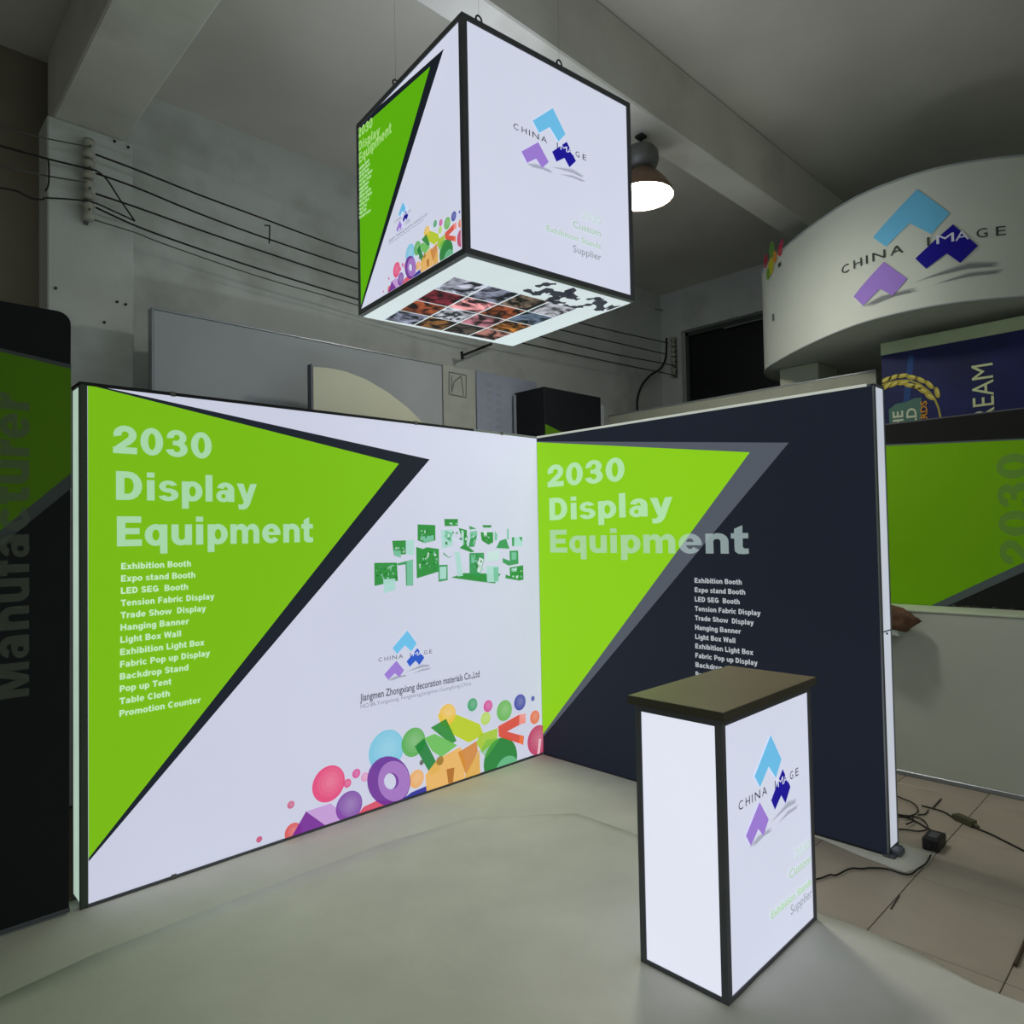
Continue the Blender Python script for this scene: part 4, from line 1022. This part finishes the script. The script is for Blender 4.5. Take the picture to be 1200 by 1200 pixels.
rim = [Vector((p.x, p.y, cz1)) for p in out]; rim.append(rim[0])
MB().tube(rim, .008, 6).build('rim_tube', PALEG, can)
rim = [Vector((p.x, p.y, cz0)) for p in out]; rim.append(rim[0])
MB().tube(rim, .006, 6).build('rim_tube', PALEG, can)
# arclength coordinate along the outline (starting at the first point, running round the front)
cum = [0.0]
for i in range(n_): cum.append(cum[-1]+(out[(i+1) % n_]-out[i]).length)
class Curved:
    W = 99; H = 99
    def px(s, x, y):      # march along the ray to the outline wall
        d = ray(x, y); best = None
        for i in range(n_):
            a, b2 = out[i], out[(i+1) % n_]
            e1 = np.array([b2.x-a.x, b2.y-a.y]); M2 = np.array([[d[0], -e1[0]], [d[1], -e1[1]]])
            if abs(np.linalg.det(M2)) < 1e-9: continue
            t_, s_ = np.linalg.solve(M2, np.array([a.x-CAM[0], a.y-CAM[1]]))
            if 0 <= s_ <= 1 and t_ > 0 and (best is None or t_ < best[0]): best = (t_, cum[i]+s_*(cum[i+1]-cum[i]), CAM[2]+t_*d[2])
        return (best[1], best[2]) if best else (0, 0)
    def P(s, a, z, off=0):
        i = 0
        while i < n_-1 and cum[i+1] < a: i += 1
        p, q = out[i], out[(i+1) % n_]; t_ = (a-cum[i])/(cum[i+1]-cum[i]); c_ = p+(q-p)*t_
        d = (q-p).normalized()
        nn = Vector((d.y, -d.x))
        ctr_ = Vector((2.3, -1.9))
        if nn.dot(c_-ctr_) < 0: nn = -nn
        return Vector((c_.x+nn.x*off, c_.y+nn.y*off, z))
CV = Curved()
class ArtC(Art):
    def poly(s, pts, col, a=1.0, k=None, do_clip=False, cols=None):
        """slice into narrow vertical strips so the print follows the curve"""
        if k is None: s.k += 1; k = s.k
        x0 = min(p[0] for p in pts); x1 = max(p[0] for p in pts); st = 0.03
        # concave shapes: fan via simple ear clipping
        from mathutils.geometry import tessellate_polygon
        tr = tessellate_polygon([[Vector((p[0], p[1], 0)) for p in pts]]) if len(pts) > 3 else [(0, 1, 2)]
        for t_ in tr:
            tri = [pts[i] for i in t_]
            a0_ = math.floor(min(p[0] for p in tri)/st)*st
            while a0_ < max(p[0] for p in tri):
                q = clip(tri, a0_, -99, a0_+st, 99)
                if len(q) >= 3: s.polys.append((q, lin(col)+(a,), k, None))
                a0_ += st
        return s
A = ArtC(CV)
x0, z0 = CV.px(987, 317)[0], CV.px(1010, 359)[1]; x1, z1 = CV.px(1178.7, 276)[0], CV.px(1080, 220.5)[1]
logo(A, x0, z0, x1, z1, ink=(66, 70, 66))
for (x, y, r, c) in ((905, 293, .07, (110, 160, 70)), (898, 306, .06, (196, 60, 80)), (904, 312, .075, (200, 196, 50)), (915, 293, .05, (214, 60, 80)), (917, 285, .035, (190, 50, 100)), (901, 321, .05, (120, 170, 60)), (909, 301, .05, (226, 150, 60))):
    p = CV.px(x, y); A.ell(p, r*.8, r, c, .9, 16)
p = CV.px(914, 310); A.poly([(p[0]-.02, p[1]-.02), (p[0]+.03, p[1]-.02), (p[0]+.03, p[1]+.012), (p[0]-.02, p[1]+.012)], (60, 70, 66), .8)
p = CV.px(907, 372); A.poly([(p[0]-.02, p[1]-.03), (p[0]+.02, p[1]-.03), (p[0]+.02, p[1]+.03), (p[0]-.02, p[1]+.03)], (100, 110, 110), .8)
A.build('printed_logo', PR_OFF, cfab, step=.0003, base=.0018)
# post that carries the canopy
pa, pb_ = at(914, 447, 0, 2.25), at(959, 440, 0, 2.25)
tag(MB().box((2.25, pb_[1], 0), (2.65, pa[1], cz0-.001), .004).build('canopy_post', mat('pale_post', (176, 182, 164), .8), origin=(2.4, (pa[1]+pb_[1])/2, 0)), 'pale square post carrying the rounded canopy', 'post')
# tall blank board behind the right light wall
XQ = 1.95
qa_ = at(712, 487, 0, XQ)
tb = empty('blank_display_board', (XQ+.1, qa_[1]-1.2, 0), 'tall blank grey board behind the dark wall, under the dark window', 'board')
MB().box((XQ, qa_[1]-2.6, 0), (XQ+.12, qa_[1]-.01, qa_[2]-.012), .003).build('board_face', mat('grey_green_board', (150, 154, 140), .8, noise=.04), tb)
MB().box((XQ-.004, qa_[1]-2.6, qa_[2]-.012), (XQ+.124, qa_[1], qa_[2]), .002).build('frame_bar', FRAMEA, tb)
MB().box((XQ-.004, qa_[1]-.01, 0), (XQ+.124, qa_[1], qa_[2]-.012), .002).build('frame_bar', FRAMEA, tb)

# ------------------------------------------------------------------ adapters and cords on the floor
def fp(u, v, z=0.006): return at(u, v, 2, z)
ad = empty('power_adapter', fp(1095, 1000), 'black block power adapter on the floor by the right wall end', 'adapter')
c = Vector(fp(1095, 993, 0.0))
bm = MB(); bm.box((c.x-.065, c.y-.038, 0.002), (c.x+.065, c.y+.038, 0.062), .008, 2)
bm.build('housing', PLAST, ad)
MB().tube([(c.x-.06, c.y, .03), (c.x-.085, c.y, .028)], .009, 8).build('cord_collar', PLAST, ad)
MB().box((c.x-.035, c.y-.02, .062), (c.x+.035, c.y+.02, .0628)).build('rating_label', FRAMED, ad)
def cord(pxs, r, label, m=WIREM, z=.006, name='power_cord', group=None, parent=None):
    P_ = [fp(a, b2, z) for a, b2 in pxs]
    return MB().tube(P_, r, 6, smooth=5).build(name, m, parent or ad)
cord([(940, 1034), (962, 1029), (973, 1025), (980, 1025.5), (996, 1018), (1010, 1018), (1022, 1017), (1040, 1018.5), (1058, 1024), (1068, 1024), (1076, 1018), (1084, 1013), (1088, 1008), (1091, 1002)], .0042, 'thin black cord running from the counter to the black adapter', z=.010, group=None)
cord([(1102, 984), (1098, 977), (1086, 970), (1072, 962), (1058, 956), (1040, 952)], .004, 'black cord curling from the adapter behind the right wall')
cord([(1040, 972), (1060, 972), (1076, 974), (1087, 971), (1083, 962), (1072, 957), (1056, 955), (1040, 950)], .004, 'loop of black cord lying flat beside the wall end', z=.010)
cord([(1046, 958), (1062, 957), (1074, 953), (1075, 946), (1068, 940), (1058, 936), (1044, 930)], .004, 'upper loop of black cord beside the wall end', z=.014)
cord([(1062, 966), (1070, 962), (1068, 957), (1060, 958)], .004, 'small inner loop of black cord', z=.016)
cord([(1076, 955), (1084, 954), (1088, 949)], .0035, 'short bent black cord end')
sw = Vector(fp(1131, 965, 0)); d_ = (Vector(fp(1140, 969, 0))-Vector(fp(1122, 961, 0))).normalized()
so = empty('inline_switch', sw, 'olive-brown inline cord switch on the floor', 'switch')
MB().bar(sw-d_*.055+Vector((0, 0, .018)), sw+d_*.055+Vector((0, 0, .018)), .04, .032).build('housing', OLIVE, so)
MB().tube([sw-d_*.075+Vector((0, 0, .014)), sw-d_*.05+Vector((0, 0, .016))], .010, 8).build('cord_collar', OLIVE, so)
MB().tube([sw+d_*.05+Vector((0, 0, .016)), sw+d_*.08+Vector((0, 0, .010))], .010, 8).build('cord_collar', OLIVE, so)
cord([(1080, 944), (1092, 947), (1105, 951), (1117, 958), (1124, 962)], .0042, 'cord leading into the olive inline switch', parent=so)
cord([(1094, 946), (1103, 936)], .004, 'short cord stub crossing the switch cord', parent=so)
cord([(1140, 969), (1160, 977), (1180, 987), (1200, 997), (1225, 1010)], .0045, 'cord leaving the olive switch toward the right edge', parent=so)
# dark rod lying at the right edge
a, b2 = Vector(fp(1190, 1131, .008)), Vector(fp(1204, 1098, .008))
tag(MB().tube([a, b2], .007, 8).build('dark_rod', mat('rusty_rod', (66, 54, 42), .6), origin=a), 'short dark rod lying on the tiles at the right edge', 'rod')
a, b2 = Vector(fp(1044, 1065, .004)), Vector(fp(1054, 1049, .004))
tag(MB().tube([a, b2], .0025, 6).build('wire_scrap', WIREM, origin=a), 'tiny dark wire scrap on a tile joint', 'scrap')
# anchor bolts left in the column
for k_, (x, y) in enumerate(((132, 90), (134, 166), (150, 173), (137, 354), (147, 357), (65, 338), (122, 378))):
    if k_ == 0: continue
    p = at(x, y, 1, 1.43)
    lab = ['', 'upper left dark anchor bolt near the column top', 'upper right dark anchor bolt near the column top', 'left of two paired dark bolts low on the column', 'right of two paired dark bolts low on the column', 'lone dark bolt at the left edge of the column', 'lowest dark bolt on the column above the white wall'][k_]
    tag(MB().tube([(p[0], 1.432, p[2]), (p[0], 1.418, p[2])], .008, 8).build('anchor_bolt', WIREM, origin=(p[0], 1.43, p[2])), lab, 'bolt', 'anchor bolts on the column')
